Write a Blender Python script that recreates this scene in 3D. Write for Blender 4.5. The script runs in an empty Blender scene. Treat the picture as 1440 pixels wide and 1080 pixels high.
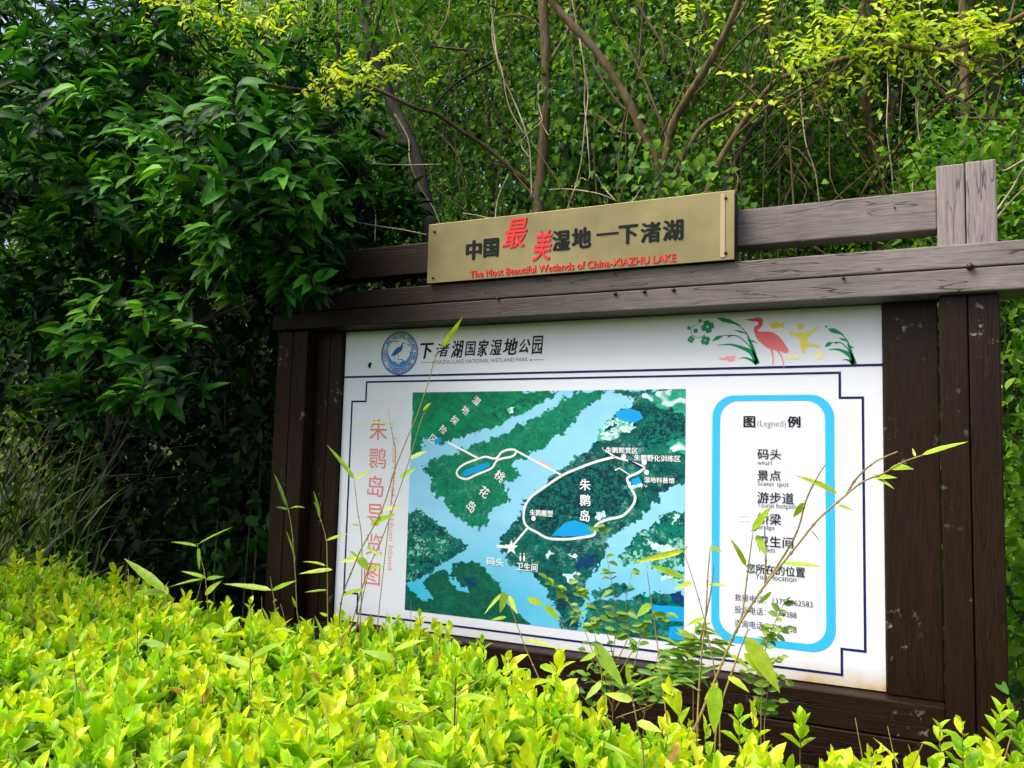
import bpy, math, random
import numpy as np
from mathutils import Vector, Matrix

random.seed(11)
RNG = np.random.default_rng(11)
SC = bpy.context.scene
COL = SC.collection

# ------------------------------------------------------------------ camera
ROT = np.array([[0.8974169, 0.4403710, 0.0267631],
                [-0.0152413, 0.0915711, -0.9956818],
                [-0.4409201, 0.8931338, 0.0888893]])      # world X, Y, Z -> right, down, forward
CAM = np.array([2.55797, -3.34089, 1.59627])
FPX = 1200.7
cam_data = bpy.data.cameras.new('camera')
cam_data.sensor_fit = 'HORIZONTAL'
cam_data.sensor_width = 36.0
cam_data.lens = 36.0 * FPX / 1440.0
cam_data.clip_start = 0.05
cam_data.clip_end = 300
cam = bpy.data.objects.new('camera', cam_data)
COL.objects.link(cam)
r, dn, fw = ROT
cam.matrix_world = Matrix(((r[0], -dn[0], -fw[0], CAM[0]), (r[1], -dn[1], -fw[1], CAM[1]),
                           (r[2], -dn[2], -fw[2], CAM[2]), (0, 0, 0, 1)))
SC.camera = cam

# ------------------------------------------------------------------ light
SUN_EL, SUN_AZ = 55.0, 222.0          # compass-like azimuth: 180 = from -Y (behind the camera), 270 = from -X
w = bpy.data.worlds.new('World')
SC.world = w
w.use_nodes = True
nt = w.node_tree
nt.nodes.clear()
sky = nt.nodes.new('ShaderNodeTexSky')
sky.sky_type = 'NISHITA'
sky.sun_disc = False
sky.sun_elevation = math.radians(SUN_EL)
sky.sun_rotation = math.radians(SUN_AZ)
sky.dust_density = 6.0
sky.ozone_density = 0.8
bg = nt.nodes.new('ShaderNodeBackground')
bg.inputs['Strength'].default_value = 0.15
wo = nt.nodes.new('ShaderNodeOutputWorld')
nt.links.new(sky.outputs[0], bg.inputs[0])
nt.links.new(bg.outputs[0], wo.inputs[0])

sd = bpy.data.lights.new('sun', 'SUN')
sd.energy = 1.05
sd.angle = math.radians(30)
sd.color = (1.0, 0.975, 0.93)
sun = bpy.data.objects.new('sun', sd)
COL.objects.link(sun)
az, el = math.radians(SUN_AZ), math.radians(SUN_EL)
sdir = Vector((math.sin(az) * math.cos(el), math.cos(az) * math.cos(el), math.sin(el)))
sun.rotation_euler = sdir.to_track_quat('Z', 'Y').to_euler()

SC.view_settings.view_transform = 'Standard'
SC.view_settings.look = 'None'
SC.view_settings.exposure = 1.03
SC.view_settings.gamma = 1.0
SC.view_settings.use_curve_mapping = False
SC.render.engine = 'CYCLES'
SC.cycles.use_denoising = True
SC.cycles.max_bounces = 6
SC.cycles.diffuse_bounces = 4
SC.cycles.glossy_bounces = 2
SC.cycles.transmission_bounces = 3


# ------------------------------------------------------------------ helpers
def P(u, v, Y=0.0):
    d = ROT.T @ np.array([(u - 720) / FPX, (v - 540) / FPX, 1.0])
    return CAM + d * ((Y - CAM[1]) / d[1])


def Pz(u, v, z):
    d = ROT.T @ np.array([(u - 720) / FPX, (v - 540) / FPX, 1.0])
    return CAM + d * ((z - CAM[2]) / d[2])


def project(p):
    q = (np.asarray(p) - CAM) @ ROT.T
    return np.stack([720 + FPX * q[:, 0] / q[:, 2], 540 + FPX * q[:, 1] / q[:, 2], q[:, 2]], 1)


def unit(a):
    a = np.asarray(a, float)
    return a / (np.linalg.norm(a, axis=-1, keepdims=True) + 1e-9)


def tag(o, label=None, cat=None, group=None, kind=None):
    if label: o['label'] = label
    if cat: o['category'] = cat
    if group: o['group'] = group
    if kind: o['kind'] = kind
    return o


def thing(name, label, cat, loc=(0, 0, 0), group=None):
    o = bpy.data.objects.new(name, None)
    o.empty_display_size = 0.1
    COL.objects.link(o)
    o.location = loc
    return tag(o, label, cat, group)


def origin(o):
    p = Vector((0, 0, 0))
    while o is not None:
        p += o.location
        o = o.parent
    return np.array(p)


def link(name, me, mat=None, parent=None, kind=None):
    if mat is not None and not me.materials:
        me.materials.append(mat)
    o = bpy.data.objects.new(name, me)
    COL.objects.link(o)
    if parent is not None:
        o.parent = parent
    if kind: o['kind'] = kind
    return o


def mesh_obj(name, verts, faces, mat, parent=None, smooth=False, kind=None):
    """verts in world coordinates"""
    v = np.asarray(verts, float)
    if parent is not None:
        v = v - origin(parent)
    me = bpy.data.meshes.new(name)
    me.from_pydata([tuple(q) for q in v], [], [tuple(f) for f in faces])
    me.update()
    if smooth:
        me.polygons.foreach_set('use_smooth', [True] * len(me.polygons))
    return link(name, me, mat, parent, kind)


def box_geo(x0, x1, y0, y1, z0, z1, ch=0.004):
    """box with chamfered long edges (all 12), as verts/faces"""
    import bmesh
    bm = bmesh.new()
    bmesh.ops.create_cube(bm, size=1.0)
    for q in bm.verts:
        q.co = Vector(((x0 + x1) / 2 + q.co.x * (x1 - x0), (y0 + y1) / 2 + q.co.y * (y1 - y0), (z0 + z1) / 2 + q.co.z * (z1 - z0)))
    if ch:
        bmesh.ops.bevel(bm, geom=list(bm.edges), offset=ch, segments=2, affect='EDGES', profile=0.5)
    v = [tuple(q.co) for q in bm.verts]
    bm.verts.index_update()
    f = [[q.index for q in fc.verts] for fc in bm.faces]
    bm.free()
    return v, f


def box(name, x0, x1, y0, y1, z0, z1, mat, parent, ch=0.004):
    v, f = box_geo(x0, x1, y0, y1, z0, z1, ch)
    return mesh_obj(name, v, f, mat, parent)


def smooth_path(pts, n=6):
    """Catmull-Rom through pts"""
    p = np.asarray(pts, float)
    if len(p) < 3: return p
    q = np.vstack([2 * p[0] - p[1], p, 2 * p[-1] - p[-2]])
    out = []
    for i in range(1, len(q) - 2):
        for t in np.linspace(0, 1, n, endpoint=False):
            a, b, c, d = q[i - 1], q[i], q[i + 1], q[i + 2]
            out.append(0.5 * ((2 * b) + (-a + c) * t + (2 * a - 5 * b + 4 * c - d) * t * t + (-a + 3 * b - 3 * c + d) * t ** 3))
    out.append(p[-1])
    return np.array(out)


def tube_geo(pts, r0, r1, sides=6, bump=0.0):
    p = np.asarray(pts, float)
    n = len(p)
    t = unit(np.gradient(p, axis=0))
    ref = np.array([0.3, 0.9, 0.1])
    x = unit(np.cross(t, ref)); y = np.cross(t, x)
    rad = np.linspace(r0, r1, n) * (1 + bump * RNG.normal(size=n))
    V = []
    for k in range(sides):
        a = 2 * math.pi * k / sides
        V.append(p + (x * math.cos(a) + y * math.sin(a)) * rad[:, None])
    V = np.stack(V, 1).reshape(-1, 3)
    F = []
    for i in range(n - 1):
        for k in range(sides):
            k2 = (k + 1) % sides
            F.append((i * sides + k, i * sides + k2, (i + 1) * sides + k2, (i + 1) * sides + k))
    F.append(tuple(range(sides))[::-1]); F.append(tuple((n - 1) * sides + k for k in range(sides)))
    return V, F


def tube(name, pts, r0, r1, mat, parent, sides=6, bump=0.0, kind=None):
    V, F = tube_geo(pts, r0, r1, sides, bump)
    return mesh_obj(name, V, F, mat, parent, True, kind)


def join(geos):
    V, F, k = [], [], 0
    for v, f in geos:
        V.append(np.asarray(v, float)); F += [tuple(i + k for i in q) for q in f]; k += len(v)
    return np.vstack(V), F


# ---- leaf templates: x across (-.5..+.5), y along 0..1, z up; all triangles; edge value per vertex
def template(profile, fold=0.18, droop=0.25, curl=0.0, aspect=0.5):
    """profile: list of (t, half width) rows between base and tip"""
    V = [(0, 0, 0)]; E = [0.3]
    for t, hw in profile:
        z = -droop * t * t
        V += [(-hw, t, z + fold * hw * aspect), (0, t, z), (hw, t, z + (fold + curl) * hw * aspect)]
        E += [1, 0, 1]
    V.append((0, 1, -droop)); E.append(1)
    F = [(0, 2, 1), (0, 3, 2)]
    n = len(profile)
    for i in range(n - 1):
        a = 1 + 3 * i; b = a + 3
        F += [(a, a + 1, b + 1), (a, b + 1, b), (a + 1, a + 2, b + 2), (a + 1, b + 2, b + 1)]
    a = 1 + 3 * (n - 1); tip = len(V) - 1
    F += [(a, a + 1, tip), (a + 1, a + 2, tip)]
    return np.array(V, float), np.array(F, int), np.array(E, float)


T_OVAL = [template([(.2, .36), (.5, .5), (.8, .31)], .55, dr, cu, .55) for dr, cu in ((-.1, 0), (.12, .2), (.3, -.2))]
T_LONG = [template([(.2, .36), (.45, .5), (.75, .36)], .5, dr, cu, .42) for dr, cu in ((.1, 0), (.35, .25), (.6, -.2))]
T_LANCE = [template([(.12, .4), (.4, .5), (.72, .3)], .6, dr, 0, .14) for dr in (.05, .25, .5)]
T_GRASS = [template([(.12, .45), (.4, .5), (.72, .3)], .6, dr, 0, .014) for dr in (.1, .35, .7)]
T_HEART = [template([(.05, .42), (.35, .52), (.7, .3)], .35, dr, 0, .8) for dr in (.1, .35)]
T_FAR = [(np.array([(0, 0, 0), (-.5, .45, .1), (0, 1, -.15), (.5, .45, .1)], float), np.array([(0, 2, 1), (0, 3, 2)]), np.array([.3, 1, 1, 1.0]))]


def leaf_axes(d, n):
    d = unit(d)
    x = unit(np.cross(d, n))
    n2 = np.cross(x, d)
    return x, d, n2


def leaf_cloud(name, p, d, n, L, W, tint, temps, mat, parent=None, kind=None):
    """all leaves in one mesh; p,d,n arrays (N,3), L,W,tint arrays (N)"""
    p = np.asarray(p, float)
    if parent is not None: p = p - origin(parent)
    N = len(p)
    x, y, z = leaf_axes(d, n)
    pick = RNG.integers(0, len(temps), N)
    Vs, Fs, Ts, Es, k = [], [], [], [], 0
    for ti, (tv, tf, te) in enumerate(temps):
        s = pick == ti
        m = int(s.sum())
        if not m: continue
        v = p[s][:, None, :] + x[s][:, None, :] * (tv[None, :, 0:1] * W[s][:, None, None]) \
            + y[s][:, None, :] * (tv[None, :, 1:2] * L[s][:, None, None]) + z[s][:, None, :] * (tv[None, :, 2:3] * L[s][:, None, None])
        nv = len(tv)
        f = tf[None] + (np.arange(m) * nv)[:, None, None] + k
        Vs.append(v.reshape(-1, 3)); Fs.append(f.reshape(-1, 3))
        Ts.append(np.repeat(tint[s], nv)); Es.append(np.tile(te, m)); k += m * nv
    V = np.vstack(Vs).astype(np.float32); F = np.vstack(Fs).astype(np.int32)
    me = bpy.data.meshes.new(name)
    me.vertices.add(len(V)); me.vertices.foreach_set('co', V.ravel())
    me.loops.add(F.size); me.loops.foreach_set('vertex_index', F.ravel())
    me.polygons.add(len(F))
    me.polygons.foreach_set('loop_start', np.arange(0, F.size, 3, dtype=np.int32))
    me.polygons.foreach_set('use_smooth', np.ones(len(F), bool))
    me.attributes.new('tint', 'FLOAT', 'POINT').data.foreach_set('value', np.concatenate(Ts).astype(np.float32))
    me.attributes.new('edge', 'FLOAT', 'POINT').data.foreach_set('value', np.concatenate(Es).astype(np.float32))
    me.update(calc_edges=True)
    return link(name, me, mat, parent, kind)


def leaf_variants(name, temps, mat, tints):
    out = []
    for t in tints:
        row = []
        for tv, tf, te in temps:
            me = bpy.data.meshes.new(name)
            me.from_pydata([tuple(q) for q in tv], [], [tuple(int(i) for i in f) for f in tf])
            me.attributes.new('tint', 'FLOAT', 'POINT').data.foreach_set('value', np.full(len(tv), t, np.float32))
            me.attributes.new('edge', 'FLOAT', 'POINT').data.foreach_set('value', te.astype(np.float32))
            me.polygons.foreach_set('use_smooth', [True] * len(tf))
            me.materials.append(mat)
            me.update()
            row.append(me)
        out.append(row)
    return out


def leaf_objects(parent, p, d, n, L, W, tint, variants, tints, name='leaf'):
    o0 = origin(parent)
    x, y, z = leaf_axes(d, n)
    for i in range(len(p)):
        row = variants[int(np.argmin(np.abs(np.asarray(tints) - tint[i])))]
        o = bpy.data.objects.new(name, row[random.randrange(len(row))])
        COL.objects.link(o)
        o.parent = parent
        M = np.eye(4)
        M[:3, 0] = x[i] * W[i]; M[:3, 1] = y[i] * L[i]; M[:3, 2] = z[i] * L[i]; M[:3, 3] = np.asarray(p[i]) - o0
        o.matrix_basis = Matrix(M.tolist())


# ------------------------------------------------------------------ materials
def new_mat(name):
    m = bpy.data.materials.new(name)
    m.use_nodes = True
    t = m.node_tree
    for q in list(t.nodes): t.nodes.remove(q)
    out = t.nodes.new('ShaderNodeOutputMaterial')
    b = t.nodes.new('ShaderNodeBsdfPrincipled')
    t.links.new(b.outputs[0], out.inputs[0])
    return m, t, b, out


def flat(name, c, rough=0.5, spec=0.2, metal=0.0):
    m, t, b, out = new_mat(name)
    b.inputs['Base Color'].default_value = (*c, 1)
    b.inputs['Roughness'].default_value = rough
    b.inputs['Specular IOR Level'].default_value = spec
    b.inputs['Metallic'].default_value = metal
    return m


def ramp(t, stops):
    rp = t.nodes.new('ShaderNodeValToRGB')
    cr = rp.color_ramp
    while len(cr.elements) < len(stops): cr.elements.new(0.5)
    for e, (pos, c) in zip(cr.elements, stops):
        e.position = pos; e.color = (*c, 1)
    return rp


def noise(t, scale, detail=4, rough=0.55, vec=None):
    nn = t.nodes.new('ShaderNodeTexNoise')
    nn.inputs['Scale'].default_value = scale
    nn.inputs['Detail'].default_value = detail
    nn.inputs['Roughness'].default_value = rough
    if vec is not None: t.links.new(vec, nn.inputs['Vector'])
    return nn


def mix(t, fac, a, b, mode='MIX'):
    mx = t.nodes.new('ShaderNodeMix')
    mx.data_type = 'RGBA'; mx.blend_type = mode
    for sock, val in ((mx.inputs['Factor'], fac), (mx.inputs[6], a), (mx.inputs[7], b)):
        if hasattr(val, 'is_linked'): t.links.new(val, sock)
        elif isinstance(val, (int, float)): sock.default_value = val
        else: sock.default_value = (*val, 1)
    return mx.outputs[2]


def math_node(t, op, a, b=None):
    q = t.nodes.new('ShaderNodeMath'); q.operation = op
    for s, val in ((q.inputs[0], a), (q.inputs[1], b)):
        if val is None: continue
        if hasattr(val, 'is_linked'): t.links.new(val, s)
        else: s.default_value = val
    return q.outputs[0]


def leaf_mat(name, stops, edge=None, edge_f=0.0, trans=0.3, tcol=None, rough=0.42, spec=0.5):
    m, t, b, out = new_mat(name)
    at = t.nodes.new('ShaderNodeAttribute'); at.attribute_name = 'tint'
    ed = t.nodes.new('ShaderNodeAttribute'); ed.attribute_name = 'edge'
    rp = ramp(t, stops)
    t.links.new(at.outputs['Fac'], rp.inputs[0])
    c = rp.outputs[0]
    if edge is not None:
        pw = math_node(t, 'MULTIPLY', math_node(t, 'POWER', ed.outputs['Fac'], 2.0), edge_f)
        c = mix(t, pw, c, edge)
    geo = t.nodes.new('ShaderNodeNewGeometry')
    nz = noise(t, 38.0, 3, 0.6, geo.outputs['Position'])
    bl = ramp(t, [(0.3, (0.78, 0.78, 0.78)), (0.7, (1.18, 1.18, 1.12))])
    t.links.new(nz.outputs[0], bl.inputs[0])
    c = mix(t, 1.0, c, bl.outputs[0], 'MULTIPLY')
    t.links.new(c, b.inputs['Base Color'])
    b.inputs['Roughness'].default_value = rough
    b.inputs['Specular IOR Level'].default_value = spec
    if trans > 0:
        tr = t.nodes.new('ShaderNodeBsdfTranslucent')
        tc = mix(t, 1.0, c, tcol or (1.15, 1.25, 0.6), 'MULTIPLY')
        t.links.new(tc, tr.inputs[0])
        ms = t.nodes.new('ShaderNodeMixShader')
        ms.inputs[0].default_value = trans
        t.links.new(b.outputs[0], ms.inputs[1]); t.links.new(tr.outputs[0], ms.inputs[2])
        t.links.new(ms.outputs[0], out.inputs[0])
    return m


def wood_mat(name, axis, dark, light, bleach=None, bx=None, rough=0.42, spec=0.5, scuff=0.0):
    """stained planks: grain along the axis, knots, cracks; bleach: (colour, amount)"""
    m, t, b, out = new_mat(name)
    tc = t.nodes.new('ShaderNodeTexCoord')
    oi = t.nodes.new('ShaderNodeObjectInfo')
    off = t.nodes.new('ShaderNodeVectorMath'); off.operation = 'SCALE'
    cmb = t.nodes.new('ShaderNodeCombineXYZ')
    for i in range(3): t.links.new(oi.outputs['Random'], cmb.inputs[i])
    off.inputs['Scale'].default_value = 13.0
    t.links.new(cmb.outputs[0], off.inputs[0])
    add = t.nodes.new('ShaderNodeVectorMath'); add.operation = 'ADD'
    t.links.new(tc.outputs['Object'], add.inputs[0]); t.links.new(off.outputs[0], add.inputs[1])
    mp = t.nodes.new('ShaderNodeMapping')
    st = [1.0, 1.0, 1.0]; st['XYZ'.index(axis)] = 0.04
    mp.inputs['Scale'].default_value = st
    t.links.new(add.outputs[0], mp.inputs[0])
    # warp
    wn = noise(t, 5.0, 3, 0.5, add.outputs[0])
    wv = t.nodes.new('ShaderNodeVectorMath'); wv.operation = 'SCALE'
    t.links.new(wn.outputs['Color'], wv.inputs[0]); wv.inputs['Scale'].default_value = 0.035
    wa = t.nodes.new('ShaderNodeVectorMath'); wa.operation = 'ADD'
    t.links.new(mp.outputs[0], wa.inputs[0]); t.links.new(wv.outputs[0], wa.inputs[1])
    fine = noise(t, 260.0, 4, 0.65, mp.outputs[0])
    rings = noise(t, 42.0, 2, 0.5, wa.outputs[0])
    sn = math_node(t, 'SINE', math_node(t, 'MULTIPLY', rings.outputs[0], 30.0))
    sn01 = math_node(t, 'MULTIPLY_ADD', sn, 0.5); t.nodes[-1].inputs[2].default_value = 0.5
    patch = noise(t, 3.1, 4, 0.6, add.outputs[0])
    g = ramp(t, [(0.25, dark), (0.75, light)])
    gm = math_node(t, 'ADD', math_node(t, 'MULTIPLY', fine.outputs[0], 0.88), math_node(t, 'MULTIPLY', sn01, 0.12))
    t.links.new(gm, g.inputs[0])
    c = g.outputs[0]
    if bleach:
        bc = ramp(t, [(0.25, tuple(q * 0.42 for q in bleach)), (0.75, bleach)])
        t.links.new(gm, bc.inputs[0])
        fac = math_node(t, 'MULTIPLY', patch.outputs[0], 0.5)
        if bx:  # fade range: weaker bleaching plus painted tree shade at the dark end
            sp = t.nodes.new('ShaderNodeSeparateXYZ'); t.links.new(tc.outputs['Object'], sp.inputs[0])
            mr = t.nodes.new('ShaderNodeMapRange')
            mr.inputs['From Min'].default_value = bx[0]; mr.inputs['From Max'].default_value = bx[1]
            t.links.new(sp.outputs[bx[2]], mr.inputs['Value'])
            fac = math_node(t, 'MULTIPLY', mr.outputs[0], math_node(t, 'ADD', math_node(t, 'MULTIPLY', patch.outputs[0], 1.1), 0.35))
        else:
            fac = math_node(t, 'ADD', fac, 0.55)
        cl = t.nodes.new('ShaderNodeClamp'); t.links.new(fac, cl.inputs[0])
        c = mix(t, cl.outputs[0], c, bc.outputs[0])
    # cracks: thin dark streaks along the grain
    mp2 = t.nodes.new('ShaderNodeMapping'); st2 = [9.0, 9.0, 9.0]; st2['XYZ'.index(axis)] = 0.7
    mp2.inputs['Scale'].default_value = st2; t.links.new(add.outputs[0], mp2.inputs[0])
    cn = noise(t, 2.6, 3, 0.45, mp2.outputs[0])
    cd = math_node(t, 'ABSOLUTE', math_node(t, 'SUBTRACT', cn.outputs[0], 0.5))
    ck = ramp(t, [(0.0, (1, 1, 1)), (0.012, (0, 0, 0))]); t.links.new(cd, ck.inputs[0])
    gate = noise(t, 2.3, 2, 0.5, mp.outputs[0])
    gr = ramp(t, [(0.42, (0, 0, 0)), (0.52, (0.85, 0.85, 0.85))]); t.links.new(gate.outputs[0], gr.inputs[0])
    crack = math_node(t, 'MULTIPLY', ck.outputs[0], gr.outputs[0])
    c = mix(t, crack, c, tuple(q * 0.35 for q in dark))
    if scuff:
        s1 = noise(t, 24.0, 5, 0.7, add.outputs[0]); s2 = noise(t, 3.3, 2, 0.5, add.outputs[0])
        sr = ramp(t, [(0.60, (0, 0, 0)), (0.68, (1, 1, 1))]); t.links.new(s1.outputs[0], sr.inputs[0])
        sr2 = ramp(t, [(0.5, (0, 0, 0)), (0.62, (1, 1, 1))]); t.links.new(s2.outputs[0], sr2.inputs[0])
        c = mix(t, math_node(t, 'MULTIPLY', math_node(t, 'MULTIPLY', sr.outputs[0], sr2.outputs[0]), scuff), c, (0.3, 0.27, 0.23))
    # knots: a few dark ovals with a ring
    mk = t.nodes.new('ShaderNodeMapping'); sk = [1.0, 1.0, 1.0]; sk['XYZ'.index(axis)] = 0.55
    mk.inputs['Scale'].default_value = sk; t.links.new(add.outputs[0], mk.inputs[0])
    vo = t.nodes.new('ShaderNodeTexVoronoi'); vo.inputs['Scale'].default_value = 4.2
    t.links.new(mk.outputs[0], vo.inputs['Vector'])
    vs = t.nodes.new('ShaderNodeSeparateColor'); t.links.new(vo.outputs['Color'], vs.inputs[0])
    pick = ramp(t, [(0.55, (0, 0, 0)), (0.56, (1, 1, 1))]); t.links.new(vs.outputs[0], pick.inputs[0])
    kr = ramp(t, [(0.0, (1, 1, 1)), (0.045, (0.55, 0.55, 0.55)), (0.075, (0, 0, 0)), (0.095, (0.45, 0.45, 0.45)), (0.125, (0, 0, 0))]); t.links.new(vo.outputs['Distance'], kr.inputs[0])
    knot = math_node(t, 'MULTIPLY', math_node(t, 'MULTIPLY', kr.outputs[0], pick.outputs[0]), 0.7)
    c = mix(t, knot, c, tuple(q * 1.2 for q in dark))
    t.links.new(c, b.inputs['Base Color'])
    rr = math_node(t, 'ADD', math_node(t, 'MULTIPLY', patch.outputs[0], 0.3), rough - 0.15)
    t.links.new(rr, b.inputs['Roughness'])
    b.inputs['Specular IOR Level'].default_value = spec
    bp = t.nodes.new('ShaderNodeBump'); bp.inputs['Strength'].default_value = 0.4; bp.inputs['Distance'].default_value = 0.003
    hh = math_node(t, 'SUBTRACT', gm, math_node(t, 'MULTIPLY', crack, 1.5))
    t.links.new(hh, bp.inputs['Height']); t.links.new(bp.outputs[0], b.inputs['Normal'])
    return m


def bark_mat(name, c0, c1, sc=30):
    m, t, b, out = new_mat(name)
    geo = t.nodes.new('ShaderNodeNewGeometry')
    mp = t.nodes.new('ShaderNodeMapping'); mp.inputs['Scale'].default_value = (1, 1, 0.35)
    t.links.new(geo.outputs['Position'], mp.inputs[0])
    n1 = noise(t, sc, 5, 0.65, mp.outputs[0]); n2 = noise(t, 4, 3, 0.5, geo.outputs['Position'])
    rp = ramp(t, [(0.3, c0), (0.7, c1)]); t.links.new(n1.outputs[0], rp.inputs[0])
    lich = ramp(t, [(0.56, (0, 0, 0)), (0.7, (0.6, 0.6, 0.6))]); t.links.new(n2.outputs[0], lich.inputs[0])
    c = mix(t, lich.outputs[0], rp.outputs[0], (0.10, 0.11, 0.06))
    t.links.new(c, b.inputs['Base Color'])
    b.inputs['Roughness'].default_value = 0.85
    bp = t.nodes.new('ShaderNodeBump'); bp.inputs['Strength'].default_value = 0.7; bp.inputs['Distance'].default_value = 0.01
    t.links.new(n1.outputs[0], bp.inputs['Height']); t.links.new(bp.outputs[0], b.inputs['Normal'])
    return m


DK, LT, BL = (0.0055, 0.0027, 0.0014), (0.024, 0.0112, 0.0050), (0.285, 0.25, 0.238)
M_WOOD_X = wood_mat('stained wood lengthways', 'X', DK, LT, scuff=0.6, spec=0.16)
M_WOOD_Z = wood_mat('stained wood upright', 'Z', DK, LT, scuff=0.9, spec=0.16)
M_BEAM = wood_mat('beam wood', 'X', DK, LT, BL, (-0.75, 1.35, 0), rough=0.55, spec=0.25)  # bleached wood, with the tree's shade over the left end painted in
M_POSTTOP = wood_mat('bleached wood upright', 'Z', (0.03, 0.02, 0.017), (0.08, 0.06, 0.05), (0.37, 0.31, 0.30), rough=0.55)
M_BARK = bark_mat('brown bark', (0.05, 0.034, 0.014), (0.26, 0.175, 0.075))
M_BARKT = bark_mat('tan bark', (0.03, 0.02, 0.008), (0.19, 0.125, 0.05))
M_BARKD = bark_mat('dark bark', (0.012, 0.01, 0.007), (0.05, 0.04, 0.026))
M_VINE = bark_mat('dry vine', (0.26, 0.20, 0.12), (0.60, 0.50, 0.33), 60)
M_STALK = bark_mat('bamboo stalk', (0.20, 0.17, 0.045), (0.42, 0.30, 0.10), 50)
M_TWIG = bark_mat('twig', (0.06, 0.045, 0.02), (0.16, 0.12, 0.05), 40)

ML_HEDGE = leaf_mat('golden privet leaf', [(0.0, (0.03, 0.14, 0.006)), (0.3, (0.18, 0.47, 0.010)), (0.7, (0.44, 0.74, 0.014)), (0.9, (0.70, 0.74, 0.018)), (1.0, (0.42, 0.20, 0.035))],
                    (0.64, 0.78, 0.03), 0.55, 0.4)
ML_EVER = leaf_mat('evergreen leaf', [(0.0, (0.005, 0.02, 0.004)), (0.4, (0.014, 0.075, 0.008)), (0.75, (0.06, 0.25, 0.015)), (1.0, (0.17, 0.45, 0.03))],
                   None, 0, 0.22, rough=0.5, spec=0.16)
ML_MID = leaf_mat('woodland leaf', [(0.0, (0.010, 0.045, 0.005)), (0.5, (0.075, 0.24, 0.012)), (1.0, (0.34, 0.58, 0.03))], None, 0, 0.48, rough=0.55, spec=0.3)
ML_FAR = leaf_mat('far wood leaf', [(0.0, (0.007, 0.028, 0.005)), (0.5, (0.04, 0.13, 0.010)), (1.0, (0.24, 0.42, 0.025))], None, 0, 0.42, rough=0.6, spec=0.25)
ML_YEL = leaf_mat('young yellow leaf', [(0.0, (0.26, 0.46, 0.01)), (0.5, (0.48, 0.66, 0.012)), (1.0, (0.70, 0.74, 0.015))], None, 0, 0.45, rough=0.5)
ML_BAMB = leaf_mat('bamboo leaf', [(0.0, (0.14, 0.32, 0.012)), (0.5, (0.30, 0.50, 0.016)), (1.0, (0.52, 0.60, 0.03))], (0.5, 0.62, 0.05), 0.3, 0.35)
ML_WEED = leaf_mat('weed leaf', [(0.0, (0.05, 0.16, 0.012)), (0.5, (0.13, 0.30, 0.016)), (1.0, (0.30, 0.44, 0.03))], None, 0, 0.3)
ML_GRASS = leaf_mat('wild grass blade', [(0.0, (0.02, 0.07, 0.005)), (0.6, (0.08, 0.18, 0.01)), (1.0, (0.22, 0.19, 0.04))], None, 0, 0.25)

# ------------------------------------------------------------------ ground and hillside
def ground_z(x, y):
    s = np.clip((y - 1.0) / 14.0, 0, 1)
    return 5.0 * s ** 1.6 + 0.04 * np.sin(1.7 * x) * np.cos(1.3 * y)


gx = np.concatenate([np.linspace(-150, -16, 12), np.linspace(-14, 14, 60), np.linspace(16, 150, 12)])
gy = np.concatenate([np.linspace(-150, -8, 10), np.linspace(-7, 16, 50), np.linspace(18, 150, 12)])
GX, GY = np.meshgrid(gx, gy)
GZ = ground_z(GX, GY)
V = np.stack([GX, GY, GZ], -1).reshape(-1, 3)
nx = len(gx)
F = [(j * nx + i, j * nx + i + 1, (j + 1) * nx + i + 1, (j + 1) * nx + i) for j in range(len(gy) - 1) for i in range(nx - 1)]
m, t, b, out = new_mat('leaf litter soil')
geo = t.nodes.new('ShaderNodeNewGeometry')
n1 = noise(t, 9, 6, 0.7, geo.outputs['Position'])
rp = ramp(t, [(0.35, (0.012, 0.010, 0.006)), (0.65, (0.05, 0.04, 0.022))])
t.links.new(n1.outputs[0], rp.inputs[0]); t.links.new(rp.outputs[0], b.inputs['Base Color'])
b.inputs['Roughness'].default_value = 0.95
tag(mesh_obj('ground', V, F, m, None, True), kind='structure', label='dark leaf-littered soil rising into a wooded slope')

# ------------------------------------------------------------------ timber frame
frame = thing('timber_frame', 'dark brown stained timber frame of posts and beams holding the white map board', 'frame', (1.2, 0, 0))
PF = -0.10          # post front
for x0, x1, top in ((2.584, 2.6705, 2.657), (2.6735, 2.766, 2.660)):
    box('post', x0, x1, PF, 0.06, -0.1, 2.199, M_WOOD_Z, frame, 0.005)
    box('post_top', x0, x1, PF, 0.06, 2.366, top, M_POSTTOP, frame, 0.005)
for x0, x1 in ((-0.338, -0.2475), (-0.2445, -0.155)):
    box('post', x0, x1, PF, 0.06, -0.1, 2.199, M_WOOD_Z, frame, 0.005)
    box('post_top', x0, x1, PF, 0.06, 2.366, 2.66, M_WOOD_Z, frame, 0.005)
box('side_panel', 2.404, 2.581, -0.025, 0.03, 0.822, 2.199, M_WOOD_Z, frame)
box('side_panel', -0.152, -0.078, -0.025, 0.03, 0.822, 2.199, M_WOOD_Z, frame)
box('side_panel', -0.075, -0.004, -0.025, 0.03, 0.822, 2.199, M_WOOD_Z, frame)
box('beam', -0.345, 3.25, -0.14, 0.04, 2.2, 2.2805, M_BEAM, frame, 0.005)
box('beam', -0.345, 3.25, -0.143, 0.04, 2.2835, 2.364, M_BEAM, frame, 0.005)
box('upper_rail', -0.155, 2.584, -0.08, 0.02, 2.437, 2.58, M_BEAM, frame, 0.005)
box('bottom_rail', -0.155, 2.584, -0.09, 0.03, 0.70, 0.82, M_WOOD_X, frame, 0.005)
box('bottom_rail', -0.155, 2.584, -0.088, 0.03, 0.56, 0.697, M_WOOD_X, frame, 0.005)
box('back_board', -0.004, 2.404, 0.034, 0.05, 0.70, 2.2, M_WOOD_X, frame, 0)
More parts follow.
